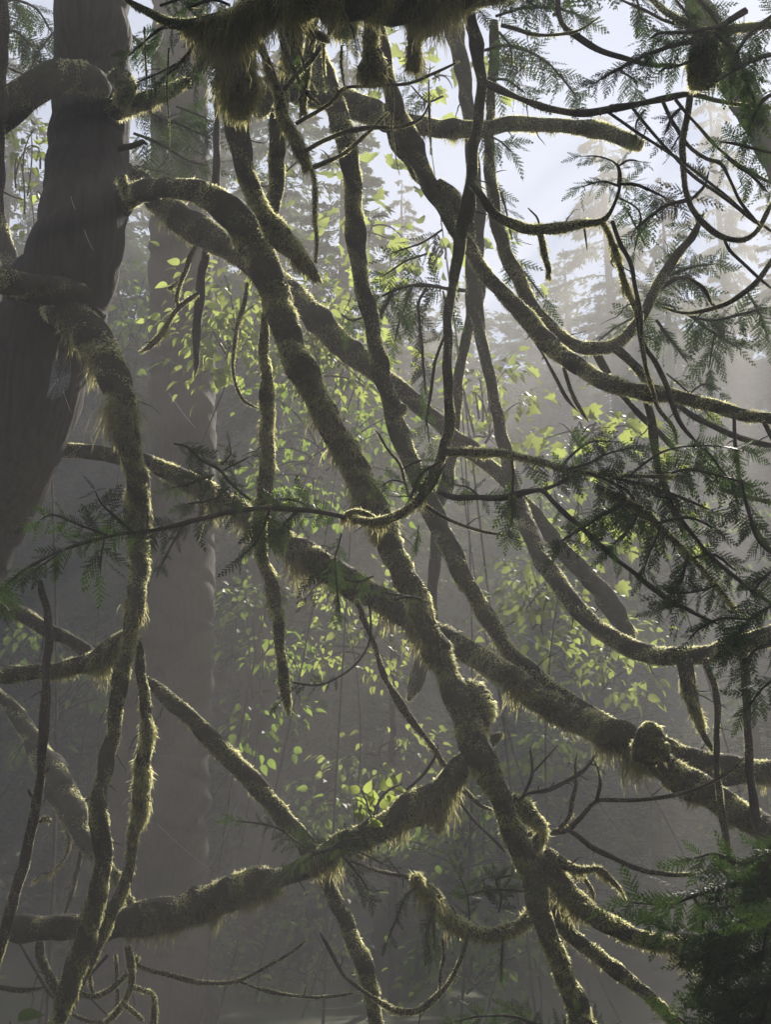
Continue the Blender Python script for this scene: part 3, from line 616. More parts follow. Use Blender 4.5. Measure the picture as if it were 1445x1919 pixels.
branch('low mossy branch rising from the bottom left to a bare stub at the centre',
 [('14,1739,24 60,1740,24 138,1739,24 180,1736,25 221,1730,27 277,1720,28 346,1706,30 400,1685,31 440,1670,30 484,1656,26 519,1646,17 554,1634,16 588,1618,19 616,1598,19 657,1573,21 709,1554,23 761,1524,24 813,1490,24 848,1457,22 875,1427,18 905,1400,12 940,1374,9', (5.0, 5.1), {'m': [(0, 4), (.2, 4), (.24, 9), (.5, 10), (.53, 1), (.58, 2), (.62, 10), (.88, 9), (.93, 1), (1, 0)], 'f': [(0, 0), (.18, 0), (.23, 50), (.33, 62), (.42, 50), (.5, 62), (.52, 5), (.56, 5), (.58, 80), (.62, 80), (.64, 12), (.7, 40), (.8, 70), (.86, 80), (.92, 50), (.95, 30), (1, 10)], 'fd': 1.8, 'clump': .4}),
  ('822,1500,14 824,1520,13 825,1540,10 822,1560,5', 5.1, {'m': 9, 'f': 30, 'name': 'hanging_tuft'}),
  ('855,1478,4 868,1510,3 900,1549,3 948,1597,3', 5.2, {'wood': 'bark'}),
  ('858,1470,5 880,1490,5 900,1508,4 925,1520,3', 5.2, {'wood': 'bark', 'm': 3, 'f': 6}),
  ('762,1480,2 790,1455,3 815,1420,3 822,1395,1', 5.2, {'wood': 'bark'})])
branch('thin dark bare stem down the left edge with small broken spurs',
 [('74,1088,5 80,1115,7 86,1142,7 91,1201,8 87,1240,8 83,1315,8 80,1400,9 72,1469,9 66,1521,10 54,1573,10 37,1642,11 17,1711,10 0,1780,9 -20,1860,9', 4.2, {'wood': 'bark', 'm': [(0, 1), (.5, 2), (1, 3)], 'f': [(0, 1), (.5, 4), (1, 10)]}),
  ('76,1540,4 86,1534,6 93,1540,4', 4.2, {'m': 6, 'f': 8}), ('90,1205,3 98,1200,3 101,1196,1', 4.2, {'wood': 'bark'}),
  ('76,1450,3 86,1445,3 90,1438,1', 4.2, {'wood': 'bark'}), ('62,1494,3 54,1484,3 52,1478,1', 4.2, {'wood': 'bark'})])
branch('brownish split branch slanting down from the left edge behind the bare stem',
 [('-30,1108,12 0,1128,12 40,1150,13 90,1180,13 140,1206,12 180,1232,10', 5.6, {'wood': 'cedar_bark', 'm': 4, 'f': [(0, 20), (.3, 30), (.4, 5), (.5, 30), (.6, 3), (1, 4)]})])
branch('hazy mossy root in the lower left with drooping rootlets',
 [('-30,1270,9 0,1305,10 35,1345,14 60,1385,18 88,1432,24 115,1480,28 135,1520,24 152,1565,16 175,1600,11 208,1625,9 225,1655,9 240,1690,8 255,1705,7', (6.8, 6.4), {'m': [(0, 5), (.5, 6), (1, 7)], 'f': [(0, 6), (.5, 10), (.6, 45), (.75, 30), (1, 10)]}),
  ('122,1530,6 128,1570,5 122,1605,3 100,1630,2 60,1650,1', 6.5, {'wood': 'bark', 'm': 2, 'f': 20}),
  ('152,1560,6 150,1600,5 140,1650,5 128,1690,4 118,1720,3', 6.4, {'wood': 'bark', 'm': 2})], name='mossy_root', cat='root')
branch('thin mossy loop of twig along the bottom, left of centre',
 [('256,1808,4 285,1820,4 311,1826,5 363,1839,5 415,1843,4 450,1836,4 485,1820,3 512,1805,3 548,1784,3 577,1758,2', 5.0, {'m': 3, 'f': [(0, 4), (.4, 6), (1, 4)], 'wood': 'bark'}),
  ('448,1838,3 475,1850,3 502,1857,4 545,1866,3 588,1869,3 630,1866,3 672,1860,2', 5.0, {'m': 3, 'f': 3, 'wood': 'bark'})])
branch('tangle of small mossy twigs in the bottom left corner below the low branch',
 [('240,1775,6 246,1810,6 244,1845,6 232,1878,5 214,1902,5 195,1915,3', 5.1, {'m': 6, 'f': 14}),
  ('150,1862,5 175,1868,5 205,1855,5 225,1838,5 248,1812,5 258,1790,4', 5.2, {'m': 5, 'f': 10}),
  ('244,1848,4 265,1855,4 285,1862,4 290,1885,5 284,1930,7', 5.1, {'m': 7, 'f': 8}),
  ('228,1880,4 248,1895,4 266,1912,3', 5.1, {'m': 6}), ('160,1812,4 168,1835,4 172,1858,4 190,1866,3', 5.2, {'m': 5, 'f': 14}),
  ('125,1895,3 150,1908,4 180,1915,4 206,1908,4 220,1880,4 218,1840,4 216,1790,4', 5.3, {'m': 3, 'wood': 'bark'}),
  ('75,1765,8 74,1790,9 82,1815,9 100,1845,10 120,1880,9', 5.5, {'m': 4, 'f': 8}),
  ('200,1790,3 170,1825,3 150,1850,2', 5.2, {'wood': 'bark'}),
  ('35,1765,2 60,1810,3 85,1850,3 110,1885,2', 5.4, {'wood': 'bark'})], name='mossy_twigs')
branch('short bare broken twig poking in at the bottom left edge', [('-20,1850,4 0,1850,5 30,1856,5 60,1854,4 84,1850,3', 4.6, {'wood': 'bark', 'f': [(0, 0), (.8, 12), (1, 12)]})])

# ------------------------------------------------------------------ the dark overhanging limb along the top
branch('black overhanging limb along the top edge, hung with long dark moss',
 [('215,-20,4 240,2,5 277,22,7 318,42,9 363,47,12 415,42,18 455,30,26 500,8,32 560,-5,36 640,-8,42 720,-4,42 800,-2,38 860,-8,32 930,-22,24 1000,-40,18', (3.7, 3.5, 3.7), {'m': [(0, 2), (.2, 8), (.4, 14), (1, 10)], 'f': [(0, 2), (.15, 15), (.2, 90), (.27, 170), (.33, 190), (.37, 140), (.42, 70), (.5, 80), (.6, 45), (.68, 80), (.76, 110), (.84, 50), (1, 30)], 'fd': 3.4, 'clump': .45}),
  ('432,40,34 440,90,38 447,140,34 449,180,24 448,215,10', 3.75, {'m': 16, 'f': 70, 'name': 'moss_curtain', 'md': 1.6, 'fd': 3, 'clump': .2, 'droop': 1.2}),
  ('700,30,14 695,80,13 700,110,16 695,140,24 690,160,12', 3.9, {'m': 12, 'f': 40, 'name': 'moss_clump', 'fd': 2}),
  ('538,0,26 546,50,26 548,95,18 545,125,8', 4.0, {'m': 12, 'f': 50, 'name': 'moss_clump', 'fd': 2.5}), ('640,0,24 646,40,18 650,70,8', 4.1, {'m': 12, 'f': 50, 'name': 'moss_clump', 'fd': 2.5}),
  ('782,20,14 780,60,14 776,95,12 775,130,8', 3.8, {'m': 9, 'f': 45, 'name': 'moss_clump', 'fd': 2.5, 'droop': 1.2}),
  ('465,-5,6 482,70,7 502,121,7 519,166,9 530,221,11 552,258,12 567,290,11 578,318,7', 3.9, {'m': [(0, 4), (.6, 8), (1, 10)], 'f': [(0, 10), (.5, 30), (1, 40)]}),
  ('592,-5,8 586,50,9 578,100,9 571,150,8 568,215,6', 4.0, {'m': 6, 'f': 25}),
  ('532,168,5 548,148,5 564,131,5 585,112,5 600,90,5 622,55,5 640,10,5', 3.9, {'m': 4}),
  ('520,20,4 527,60,5 540,100,5 552,135,5 572,170,4 598,196,4', 3.8, {'m': 3}),
  ('530,25,6 560,50,7 600,68,7 618,78,8', 3.75, {'m': 3, 'wood': 'bark'}),
  ('860,-10,9 850,20,8 836,30,6 826,50,6 806,62,7 790,74,6', 3.8, {'m': 3, 'wood': 'bark'}),
  ('554,232,4 595,208,4 623,190,4 644,166,3 692,161,3 761,157,3 813,138,3 862,114,2', 3.9, {'wood': 'bark', 'm': 1, 'f': [(0, 3), (.35, 20), (.4, 3), (1, 2)]}),
  ('568,287,4 606,263,5 644,249,5 692,239,5 744,239,4 782,226,3 798,210,2 806,187,2', 3.95, {'wood': 'bark', 'm': 2, 'f': 4}),
  ('580,317,5 616,301,5 640,290,4 660,275,4 680,258,4 700,240,3 715,222,3 728,211,2', 4.0, {'m': 4, 'f': 4}),
  ('583,318,4 590,345,4 590,400,4 593,450,3 591,492,2', 4.0, {'m': 6, 'f': [(0, 20), (.7, 8), (1, 3)], 'name': 'moss_strand'}),
  ('640,85,2 640,125,2 646,165,1', 3.7, {'m': 5, 'f': 8, 'name': 'moss_strand'}), ('735,160,2 737,200,2 734,240,2 740,285,1 749,328,1', 3.9, {'m': 3, 'name': 'moss_strand'}),
  ('606,60,2 607,120,2 612,170,1', 3.7, {'m': 6, 'f': 8, 'name': 'moss_strand'}), ('316,90,2 312,170,2 317,240,1 318,300,1', 3.7, {'m': 2, 'name': 'moss_strand'}),
  ('270,50,2 272,110,2 275,175,1', 3.7, {'m': 2, 'name': 'moss_strand'}), ('804,150,1 805,220,2 808,290,1', 3.8, {'m': 4, 'name': 'moss_strand'})],
 name='overhanging_limb')

# ------------------------------------------------------------------ bare and thin branches upper right
W = {'wood': 'bark', 'm': 1}
branch('long thin dark branch sagging across the upper right with a fan of straight twigs',
 [('912,155,7 945,172,7 980,187,6 1031,204,7 1083,211,7 1135,207,7 1187,197,6 1239,186,6 1291,176,6 1340,188,4 1395,197,4 1460,203,4', (4.4, 3.9), {'m': 2, 'wood': 'bark'}),
  ('1142,211,3 1200,252,3 1267,294,3 1340,350,3 1400,400,3 1455,440,3', 4.0, W),
  ('1187,203,3 1220,245,3 1252,280,3 1300,330,3 1360,372,3 1420,420,3', 4.0, W),
  ('1243,190,4 1265,235,4 1291,273,4 1325,298,4 1353,308,4 1370,340,3 1388,377,3 1426,425,3', 3.95, W),
  ('1267,187,3 1305,232,3 1346,277,3 1400,318,3 1460,350,3', 3.95, W),
  ('1294,180,6 1289,215,6 1283,245,6 1280,290,6 1284,345,5 1295,385,5 1322,420,5 1355,445,5 1395,450,5 1420,432,4 1435,405,4 1450,375,4', (4.0, 3.9), {'m': 4, 'f': 6})])
branch('thin curved branch sweeping from the top edge into the upper right foliage',
 [('1046,-10,5 1049,31,5 1060,52,6 1083,69,6 1118,92,6 1166,107,5 1215,121,4 1277,123,4', (4.6, 4.2), W),
  ('940,47,4 965,54,4 997,64,4 1030,66,3 1066,62,3 1095,52,2 1125,31,1', 4.5, {'m': 3, 'wood': 'bark'}),
  ('1165,0,2 1210,20,3 1250,40,3 1300,50,3', 4.3, W), ('1215,-8,5 1240,15,6 1265,32,6 1290,45,6 1330,60,7 1400,50,7 1460,45,8', (4.0, 3.7), {'m': 6, 'f': 8})])
branch('shaggy dark clump of moss hanging among the upper right foliage',
 [('1322,60,12 1322,90,22 1320,120,30 1318,145,28 1316,168,14', 3.6, {'m': 14, 'f': 30, 'md': 1.8, 'fd': 2, 'name': 'moss_clump'})], name='moss_clump', cat='moss')
branch('mossy branch leaving the dark thin stem to the right, with stems dropping from its end',
 [('885,342,8 905,372,8 925,400,8 945,413,9 970,423,10 997,431,9 1049,426,8 1090,420,7 1115,417,6 1130,413,6 1145,398,4 1160,360,3 1163,325,3 1158,305,2', (4.25, 4.0), {'m': [(0, 2), (.2, 3), (.3, 8), (.65, 7), (.75, 2), (1, 0)], 'f': [(0, 0), (.2, 2), (.35, 14), (.7, 14), (.75, 0), (1, 0)]}),
  ('1130,418,5 1142,440,5 1153,467,5 1166,510,5 1180,550,5 1194,585,6 1200,625,5 1212,690,4 1220,720,4 1235,765,4 1262,800,4 1270,832,3', (4.0, 4.3), {'m': [(0, 8), (.3, 9), (.45, 3), (1, 2)], 'f': [(0, 12), (.35, 50), (.42, 10), (1, 4)]}),
  ('1148,415,4 1160,450,4 1181,490,4 1190,530,4 1200,580,5 1206,640,4 1230,680,5 1248,720,5 1262,762,5 1280,800,4 1310,832,3', (4.0, 4.2), W),
  ('1010,430,5 1016,450,6 1022,480,6 1028,505,5 1027,522,2', 4.1, {'m': 6, 'f': 12, 'wood': 'bark'}),
  ('1095,425,2 1098,445,2 1101,468,1', 4.1, W), ('1010,418,2 1005,405,2 990,390,1', 4.1, W), ('1160,465,2 1146,492,2 1155,502,1', 4.1, W)])
branch('thin arched branch entering from the right edge among the sunlit sprays',
 [('1460,475,6 1440,500,5 1425,520,5 1400,545,5 1365,568,5 1320,583,4 1280,586,3 1240,575,2', (4.3, 4.6), {'m': 3}),
  ('1355,440,3 1370,470,3 1400,500,3 1425,522,3 1450,543,3', 4.3, W), ('1290,520,3 1320,540,4 1335,570,4', 4.5, W)])
branch('pair of thin hazy branches slanting under the long right hand limb',
 [('1262,752,6 1300,780,6 1340,800,6 1400,825,6 1460,838,6', (5.6, 5.3), W),
  ('1350,915,3 1380,925,5 1420,935,5 1460,944,5', 5.4, W), ('945,567,2 975,602,2 1010,650,3 1040,705,3 1060,742,3 1085,772,2', 5.2, W)])
branch('hazy upright twig dropping from the long right hand limb through the sprays',
 [('1210,735,7 1220,785,7 1230,850,7 1240,895,6 1262,955,5 1285,1000,5', (5.0, 5.2), {'m': 3}), ('1056,682,4 1070,732,4 1085,762,4 1104,790,3', 5.1, {'m': 3})])
branch('thin dark twig falling near the right edge from the long limb',
 [('1376,775,3 1380,845,4 1388,900,4 1405,962,4 1422,1000,4 1450,1036,4', (4.1, 3.8), W), ('1432,790,4 1445,815,5 1460,840,5', 4.0, W)])

# ------------------------------------------------------------------ cedar boughs
def bough(label, sprays, name='cedar_bough', cat='branch', group=None):
    l0 = sprays[0]; e = empty(name, base_of(l0[0], l0[1]), label, cat, group)
    for l in sprays: spray(e, l[0], l[1], l[2], **(l[3] if len(l) > 3 else {}))
    return e
bough('cedar bough stretched across the left, from the left edge to the thick stem',
 [('645,969,5 606,961,5 555,954,5 500,952,5 432,959,5 363,976,5 294,992,4 207,1004,4 120,1030,3 50,1065,3 12,1095,2', (3.9, 3.5), 62, {'sp': 15, 'droop': .6}),
  ('250,997,3 215,968,3 190,945,2 178,920,2', 3.55, 58, {'sp': 14}), ('200,1003,3 150,985,2 100,965,2 72,975,1', 3.5, 60, {'sp': 16, 'droop': .2}),
  ('195,1008,2 190,1040,2 187,1075,2', 3.5, 80, {'sp': 22, 'droop': .5}), ('120,1030,2 85,1055,2 55,1075,1', 3.5, 55, {'sp': 14}),
  ('345,980,2 322,1020,2 302,1060,2', 3.6, 30, {'sp': 18}),
  ('505,952,3 495,985,3 480,1015,2 450,1045,2', 3.7, 66, {'sp': 12, 'droop': .9}), ('560,955,3 530,985,3 510,1020,2', 3.8, 60, {'sp': 12, 'droop': .9}),
  ('590,958,3 560,940,3 520,935,2', 3.8, 50, {'sp': 12})])
bough('cedar sprig at centre left lying over the mossy log, its tip curled up',
 [('326,832,2 350,838,3 378,862,3 410,880,3 435,908,3 470,938,3', (3.9, 3.8), 50, {'sp': 12, 'droop': .3}), ('415,870,2 432,850,2 430,830,1', 3.9, 30, {'sp': 14}),
  ('400,890,2 360,905,2 320,915,2', 3.85, 52, {'sp': 14, 'droop': .6}), ('430,912,2 400,935,2 350,945,2', 3.85, 46, {'sp': 14, 'droop': .6}), ('420,880,2 450,865,2 470,855,1', 3.85, 40, {'sp': 14})])
bough('small cedar sprays with bright green tips and a red dead one at the centre',
 [('640,1000,2 632,1030,2 620,1060,2 590,1078,2', 4.2, 62, {'sp': 15}), ('700,1080,2 670,1090,2 640,1082,2', 4.2, 48, {'sp': 13, 'droop': .3}),
  ('612,1085,1 590,1098,1 575,1120,1', 4.2, 42, {'sp': 20, 'leaf': 'cedar_red', 'name': 'dead_spray'}),
  ('628,1040,1 630,1090,2 636,1150,2', 4.15, 40, {'sp': 9, 'droop': 1.5}), ('740,1125,2 760,1118,3 790,1122,2 715,1110,2', 4.3, 26, {'sp': 14})])
bough('drooping thread-like cedar twig below the log with dark sprigs at its tip',
 [('690,1125,2 695,1160,2 692,1201,2 680,1228,2 658,1253,2 630,1272,2 600,1284,2 565,1282,2 545,1278,2', 4.6, 40, {'sp': 16, 'start': .62}), ('560,1283,1 540,1300,1 520,1322,1', 4.6, 34, {'sp': 14})])
bough('dark tangle of cedar sprigs where the thin stem curls, right of the thick stem',
 [('822,868,2 800,880,3 780,905,3 770,935,2', 3.95, 42, {'sp': 10}), ('835,870,2 815,905,3 800,930,2', 3.95, 38, {'sp': 10}), ('760,905,2 735,900,2 710,915,2', 3.95, 36, {'sp': 10}), ('752,880,2 770,870,2 790,862,2', 3.95, 34, {'sp': 12}),
  ('785,985,1 782,1010,1 780,1020,1', 4.0, 40, {'sp': 12, 'droop': 2})])
bough('large cedar bough fanning to the right from the foot of the dark stem',
 [('838,846,9 870,847,8 900,848,8 948,851,7 980,858,6 1014,865,5 1049,878,5 1101,886,5 1180,892,4 1262,893,3', (4.0, 3.6), 60, {'sp': 13, 'droop': .6, 'start': .33, 'm': 7}),
  ('960,862,3 962,900,3 958,940,2', 3.9, 60, {'sp': 16, 'droop': 1}), ('1050,878,3 1075,850,3 1110,828,2 1150,828,1', 3.8, 56, {'sp': 13, 'droop': .4}),
  ('1100,886,3 1140,900,3 1180,925,3 1200,960,2', 3.75, 70, {'sp': 14}), ('1060,880,3 1100,870,3 1140,850,2 1190,838,1', 3.75, 60, {'sp': 14, 'droop': .5}),
  ('1180,892,3 1220,860,3 1265,840,2 1330,835,2 1400,845,2', 3.6, 62, {'sp': 13, 'droop': .7}), ('1240,893,3 1290,880,3 1340,890,2 1400,905,2', 3.55, 66, {'sp': 13, 'droop': .7}),
  ('1150,895,3 1210,910,3 1270,930,3 1330,955,2', 3.7, 70, {'sp': 14, 'droop': .8})])
bough('straight dark cedar stem slanting through the right hand sprays to the lower right',
 [('822,922,5 850,932,6 882,933,6 948,932,6 985,922,6 1014,919,6 1032,935,5 1049,952,5 1101,1000,5 1153,1045,5 1204,1087,5 1256,1125,5 1308,1152,4 1348,1170,3', (4.0, 3.5), 52, {'sp': 34, 'droop': .9, 'start': .1}),
  ('1016,920,4 1050,905,4 1085,880,4', 3.85, 60, {'sp': 14}), ('900,932,3 880,915,2 850,908,2', 3.95, 36, {'sp': 10, 'droop': .5}),
  ('965,925,3 962,960,3 955,990,2', 3.9, 62, {'sp': 14, 'droop': 1}), ('1300,1150,2 1270,1135,2 1240,1140,2', 3.5, 56, {'sp': 14})])
bough('mossy cedar bough with dense drooping sprays low on the right',
 [('1120,912,8 1150,928,8 1187,948,7 1215,965,6 1239,990,6 1291,1038,5 1343,1097,4 1378,1142,4', (3.8, 3.4), 80, {'sp': 15, 'droop': .8, 'm': 8}),
  ('1170,940,4 1130,965,3 1090,990,3 1050,1015,2', 3.7, 72, {'sp': 13, 'droop': .8}), ('1200,955,4 1180,990,3 1150,1020,2', 3.7, 66, {'sp': 13, 'droop': 1}),
  ('1240,990,3 1220,1030,3 1210,1060,2', 3.6, 70, {'sp': 15}), ('1230,980,3 1290,970,3 1340,990,2', 3.6, 66, {'sp': 15}),
  ('1290,1038,3 1280,1080,3 1270,1100,2', 3.5, 66, {'sp': 15}), ('1300,1045,3 1340,1040,3 1380,1070,2', 3.5, 62, {'sp': 14}),
  ('1343,1097,2 1300,1110,2 1250,1110,2', 3.5, 60, {'sp': 14, 'droop': .5})])
bough('dark cedar bough hanging down the right edge at mid height',
 [('1236,885,4 1250,925,4 1274,969,4 1305,1010,4 1343,1052,4 1395,1094,4 1460,1142,4', (3.7, 3.4), 62, {'sp': 20, 'droop': .7}),
  ('1320,840,3 1345,870,3 1370,905,3 1385,950,2', 3.6, 70, {'sp': 15}), ('1390,900,3 1405,962,3 1420,1010,3 1460,1050,3', 3.4, 64, {'sp': 14, 'droop': .4}),
  ('1460,1130,3 1420,1150,3 1390,1180,2 1370,1220,2', 3.2, 72, {'sp': 12, 'droop': .9}), ('1460,1060,3 1430,1085,3 1405,1120,2', 3.2, 66, {'sp': 12}),
  ('1460,1200,3 1420,1215,3 1390,1250,2', 3.1, 72, {'sp': 12}), ('1460,1270,3 1430,1290,2 1400,1330,2', 3.1, 70, {'sp': 12}), ('1400,1160,3 1350,1160,3 1310,1180,2 1290,1200,2', 3.3, 58, {'sp': 13})])
bough('sunlit hazy cedar bough at the right, above the long mossy limb',
 [('1182,622,5 1205,585,5 1230,545,5 1260,500,5 1285,465,4 1300,430,3', (6.6, 6.4), 60, {'sp': 11, 'droop': .5}),
  ('1230,545,4 1280,520,4 1320,545,4 1345,585,3', 6.3, 58, {'sp': 13}), ('1245,520,3 1300,500,3 1340,495,2', 6.4, 64, {'sp': 13, 'droop': .3}),
  ('1280,586,3 1330,600,3 1390,590,3 1440,575,2', 6.2, 66, {'sp': 13, 'droop': .7}), ('1290,590,3 1340,625,3 1380,650,2', 6.3, 64, {'sp': 15}),
  ('1230,600,3 1260,640,3 1290,680,2', 6.5, 60, {'sp': 16, 'droop': .8}), ('1200,590,3 1160,610,2 1120,640,2', 6.5, 50, {'sp': 15}),
  ('1345,600,2 1335,650,2 1330,690,2', 6.4, 70, {'sp': 18, 'droop': .8}), ('1400,545,3 1425,590,2 1440,630,2', 6.2, 62, {'sp': 14}),
  ('1290,740,2 1320,720,2 1350,735,1', 6.1, 50, {'sp': 15}), ('1250,700,2 1300,745,2 1340,790,2', 6.4, 54, {'sp': 18})])
bough('dark curling cedar sprays over the pale sky right of the bright gap',
 [('1160,345,3 1161,318,3 1150,303,2 1120,293,2 1085,293,1', 4.0, 40, {'sp': 12, 'droop': .5}), ('1160,348,3 1130,340,2 1090,350,2', 4.0, 50, {'sp': 13}),
  ('1163,345,3 1190,345,3 1215,355,3 1250,372,2', 4.0, 48, {'sp': 13}), ('1290,375,4 1250,385,3 1220,405,3 1190,430,2', 4.0, 62, {'sp': 13, 'droop': .8}),
  ('1160,311,2 1180,300,2 1205,305,1', 4.0, 30, {'sp': 12, 'droop': .3}), ('1290,380,3 1320,350,3 1330,320,2', 4.0, 60, {'sp': 15}),
  ('1160,370,2 1200,400,2 1190,470,2', 4.1, 50, {'sp': 14})])
bough('dense black cedar foliage massed in the upper right corner',
 [('1400,20,6 1350,50,6 1300,75,5 1250,90,4 1200,108,3 1150,135,3 1115,155,2', (3.6, 3.5), 62, {'sp': 10, 'droop': .5}),
  ('1350,50,4 1290,60,4 1240,62,3 1215,75,2', 3.6, 66, {'sp': 9, 'droop': .4}), ('1330,60,4 1310,100,4 1280,120,3 1240,130,3', 3.55, 66, {'sp': 9}),
  ('1340,60,4 1380,100,4 1400,150,3 1420,200,3', 3.55, 74, {'sp': 9}), ('1460,20,4 1410,60,4 1380,100,3', 3.5, 74, {'sp': 9}), ('1300,-10,4 1330,20,4 1350,50,3', 3.6, 70, {'sp': 9}),
  ('1460,100,4 1420,110,4 1380,130,3 1350,150,3', 3.5, 70, {'sp': 9}), ('1460,170,4 1430,190,4 1410,230,3', 3.5, 66, {'sp': 11}), ('1260,-10,3 1290,30,3 1300,60,3', 3.6, 60, {'sp': 10})])
bough('dark cedar sprays hanging through the fan of twigs near the right edge',
 [('1360,290,4 1380,310,3 1410,330,3 1440,360,3', 3.9, 56, {'sp': 12}), ('1460,290,4 1420,280,3 1380,270,3 1350,265,2', 3.8, 60, {'sp': 12}), ('1280,200,3 1260,220,3 1245,255,2', 3.95, 50, {'sp': 13, 'droop': .8}),
  ('1210,205,2 1195,225,2 1190,250,1', 4.0, 44, {'sp': 14}), ('1290,240,3 1270,260,2 1260,280,2', 3.95, 40, {'sp': 12}), ('1440,200,3 1410,240,3 1400,260,2', 3.8, 60, {'sp': 12})])
bough('pale green cedar sprays hanging high in the haze right of the centre top',
 [('905,95,3 950,85,3 1000,100,3 1040,130,2 1080,180,2', 6.0, 70, {'sp': 13, 'droop': .7}), ('915,150,3 950,150,3 985,175,2', 6.0, 70, {'sp': 15}), ('930,30,3 980,15,3 1040,15,3 1090,30,2', 6.1, 70, {'sp': 13, 'droop': .8}),
  ('935,60,3 955,85,2 960,120,2', 5.9, 62, {'sp': 12}), ('895,250,2 930,260,2 960,285,2', 5.9, 60, {'sp': 13}), ('925,330,2 945,380,2 960,450,2', 5.9, 50, {'sp': 15}), ('950,470,3 990,520,2 1020,560,2', 5.8, 70, {'sp': 15, 'droop': .6}),
  ('1060,-10,3 1070,15,2 1085,30,2', 6.0, 60, {'sp': 14}), ('1185,-20,3 1195,5,2 1200,30,2', 6.2, 66, {'sp': 14, 'droop': 1}), ('1160,130,3 1190,150,2 1195,165,2', 6.0, 66, {'sp': 15, 'droop': 1}), ('1210,460,2 1190,420,2 1175,390,2', 6.0, 60, {'sp': 14}),
  ('830,180,2 800,190,2 770,160,2', 6.2, 50, {'sp': 14})])
bough('hazy green cedar sprays hanging in the middle above the crossing limbs',
 [('870,545,4 820,538,4 770,535,3 715,555,3', 5.8, 72, {'sp': 12, 'droop': .7}), ('800,540,3 785,570,3 790,640,3 798,740,2', 5.8, 62, {'sp': 18, 'droop': .7}), ('830,430,2 790,455,2 735,475,2', 5.9, 56, {'sp': 16, 'droop': .4}),
  ('800,475,2 760,490,2 715,520,2', 5.9, 62, {'sp': 14}), ('740,540,3 720,580,2 700,620,2', 5.9, 64, {'sp': 15}), ('770,540,3 750,600,2 740,640,2', 5.9, 60, {'sp': 14, 'droop': 1}),
  ('830,545,2 840,590,2 838,620,2', 5.8, 56, {'sp': 14, 'droop': 1}), ('640,590,2 660,600,2 690,590,2', 6.2, 50, {'sp': 16}), ('790,740,2 800,790,2 805,830,2', 6.2, 56, {'sp': 18})])
bough('pale cedar sprays in the haze at the upper left beside the big trunk',
 [('-10,10,3 30,0,3 70,20,2 95,60,2', 6.8, 66, {'sp': 11, 'droop': .7}), ('-10,60,3 30,60,3 60,90,2', 6.8, 66, {'sp': 11}), ('100,60,2 70,100,2 50,150,2', 6.8, 56, {'sp': 12}), ('-10,110,3 20,130,2 50,140,2', 6.8, 54, {'sp': 12})])
bough('green cedar sprays in the haze between the big trunk and the moss curtain',
 [('240,60,3 262,80,3 290,95,2 310,130,2', 6.9, 66, {'sp': 12, 'droop': .7}), ('245,180,3 290,215,3 340,235,3 395,260,2', 6.9, 70, {'sp': 12, 'droop': .6}), ('250,250,3 300,270,3 350,300,2 390,310,2', 6.9, 70, {'sp': 12}),
  ('330,200,2 370,215,2 400,230,2', 6.9, 60, {'sp': 12}), ('250,310,2 290,320,2 330,330,2', 7.0, 56, {'sp': 12}), ('470,300,2 495,350,2 560,300,2', 7.0, 44, {'sp': 16})])
bough('dark cedar sprays under the limb at the upper left, in front of the hazy ones',
 [('365,45,4 330,50,4 300,55,3 262,85,2 240,105,2', 3.8, 52, {'sp': 12, 'droop': .6}), ('380,50,4 360,90,4 330,125,3 300,150,2', 3.8, 66, {'sp': 10, 'droop': .8}), ('300,10,3 330,0,3 380,-10,3', 3.8, 50, {'sp': 12}),
  ('400,60,4 385,105,3 370,150,2', 3.8, 64, {'sp': 10, 'droop': 1}), ('330,120,2 290,140,2 255,155,2', 3.8, 58, {'sp': 12, 'droop': .5}), ('430,10,3 400,0,3 350,15,3', 3.7, 50, {'sp': 12}), ('560,90,2 575,150,2 560,190,2', 3.8, 40, {'sp': 14}), ('640,20,3 660,55,2 665,80,2', 3.8, 50, {'sp': 12})])
bough('cedar sprigs resting on the low mossy branch, some tips brown',
 [('690,1585,3 655,1583,3 620,1590,3 590,1598,3 560,1580,2 520,1552,2 480,1543,2 440,1538,2', 4.7, 44, {'sp': 11, 'droop': .1}), ('590,1600,3 560,1620,2 530,1640,2 500,1662,1', 4.7, 32, {'sp': 16}),
  ('640,1600,3 660,1625,3 680,1650,2 692,1675,2', 4.65, 50, {'sp': 9, 'name': 'brown_spray'}), ('620,1592,3 650,1575,3 690,1570,2', 4.7, 40, {'sp': 10}), ('650,1590,2 680,1600,2 720,1620,2', 4.7, 36, {'sp': 14}), ('560,1610,2 530,1640,2 505,1665,1', 4.7, 30, {'sp': 18})])
bough('thin cedar sprays rising over the curved mossy limb at bottom centre',
 [('785,1660,3 760,1680,2 745,1715,2 725,1765,2', 4.1, 36, {'sp': 14, 'droop': 1}), ('808,1690,3 812,1730,3 815,1780,2', 4.1, 42, {'sp': 11, 'droop': 1.5}), ('880,1725,2 878,1690,2 870,1660,2 860,1640,2', 4.1, 44, {'sp': 12, 'droop': .2}),
  ('935,1710,2 940,1680,2 930,1650,2 960,1640,2', 4.1, 46, {'sp': 12, 'droop': .2}), ('868,1680,2 905,1670,2 950,1668,2 990,1672,2', 4.1, 38, {'sp': 12, 'droop': .3}), ('943,1755,2 941,1790,2 939,1830,1', 4.2, 34, {'sp': 10, 'droop': 2}), ('815,1700,3 800,1750,3 806,1790,2', 4.1, 40, {'sp': 12, 'droop': 1.5})])
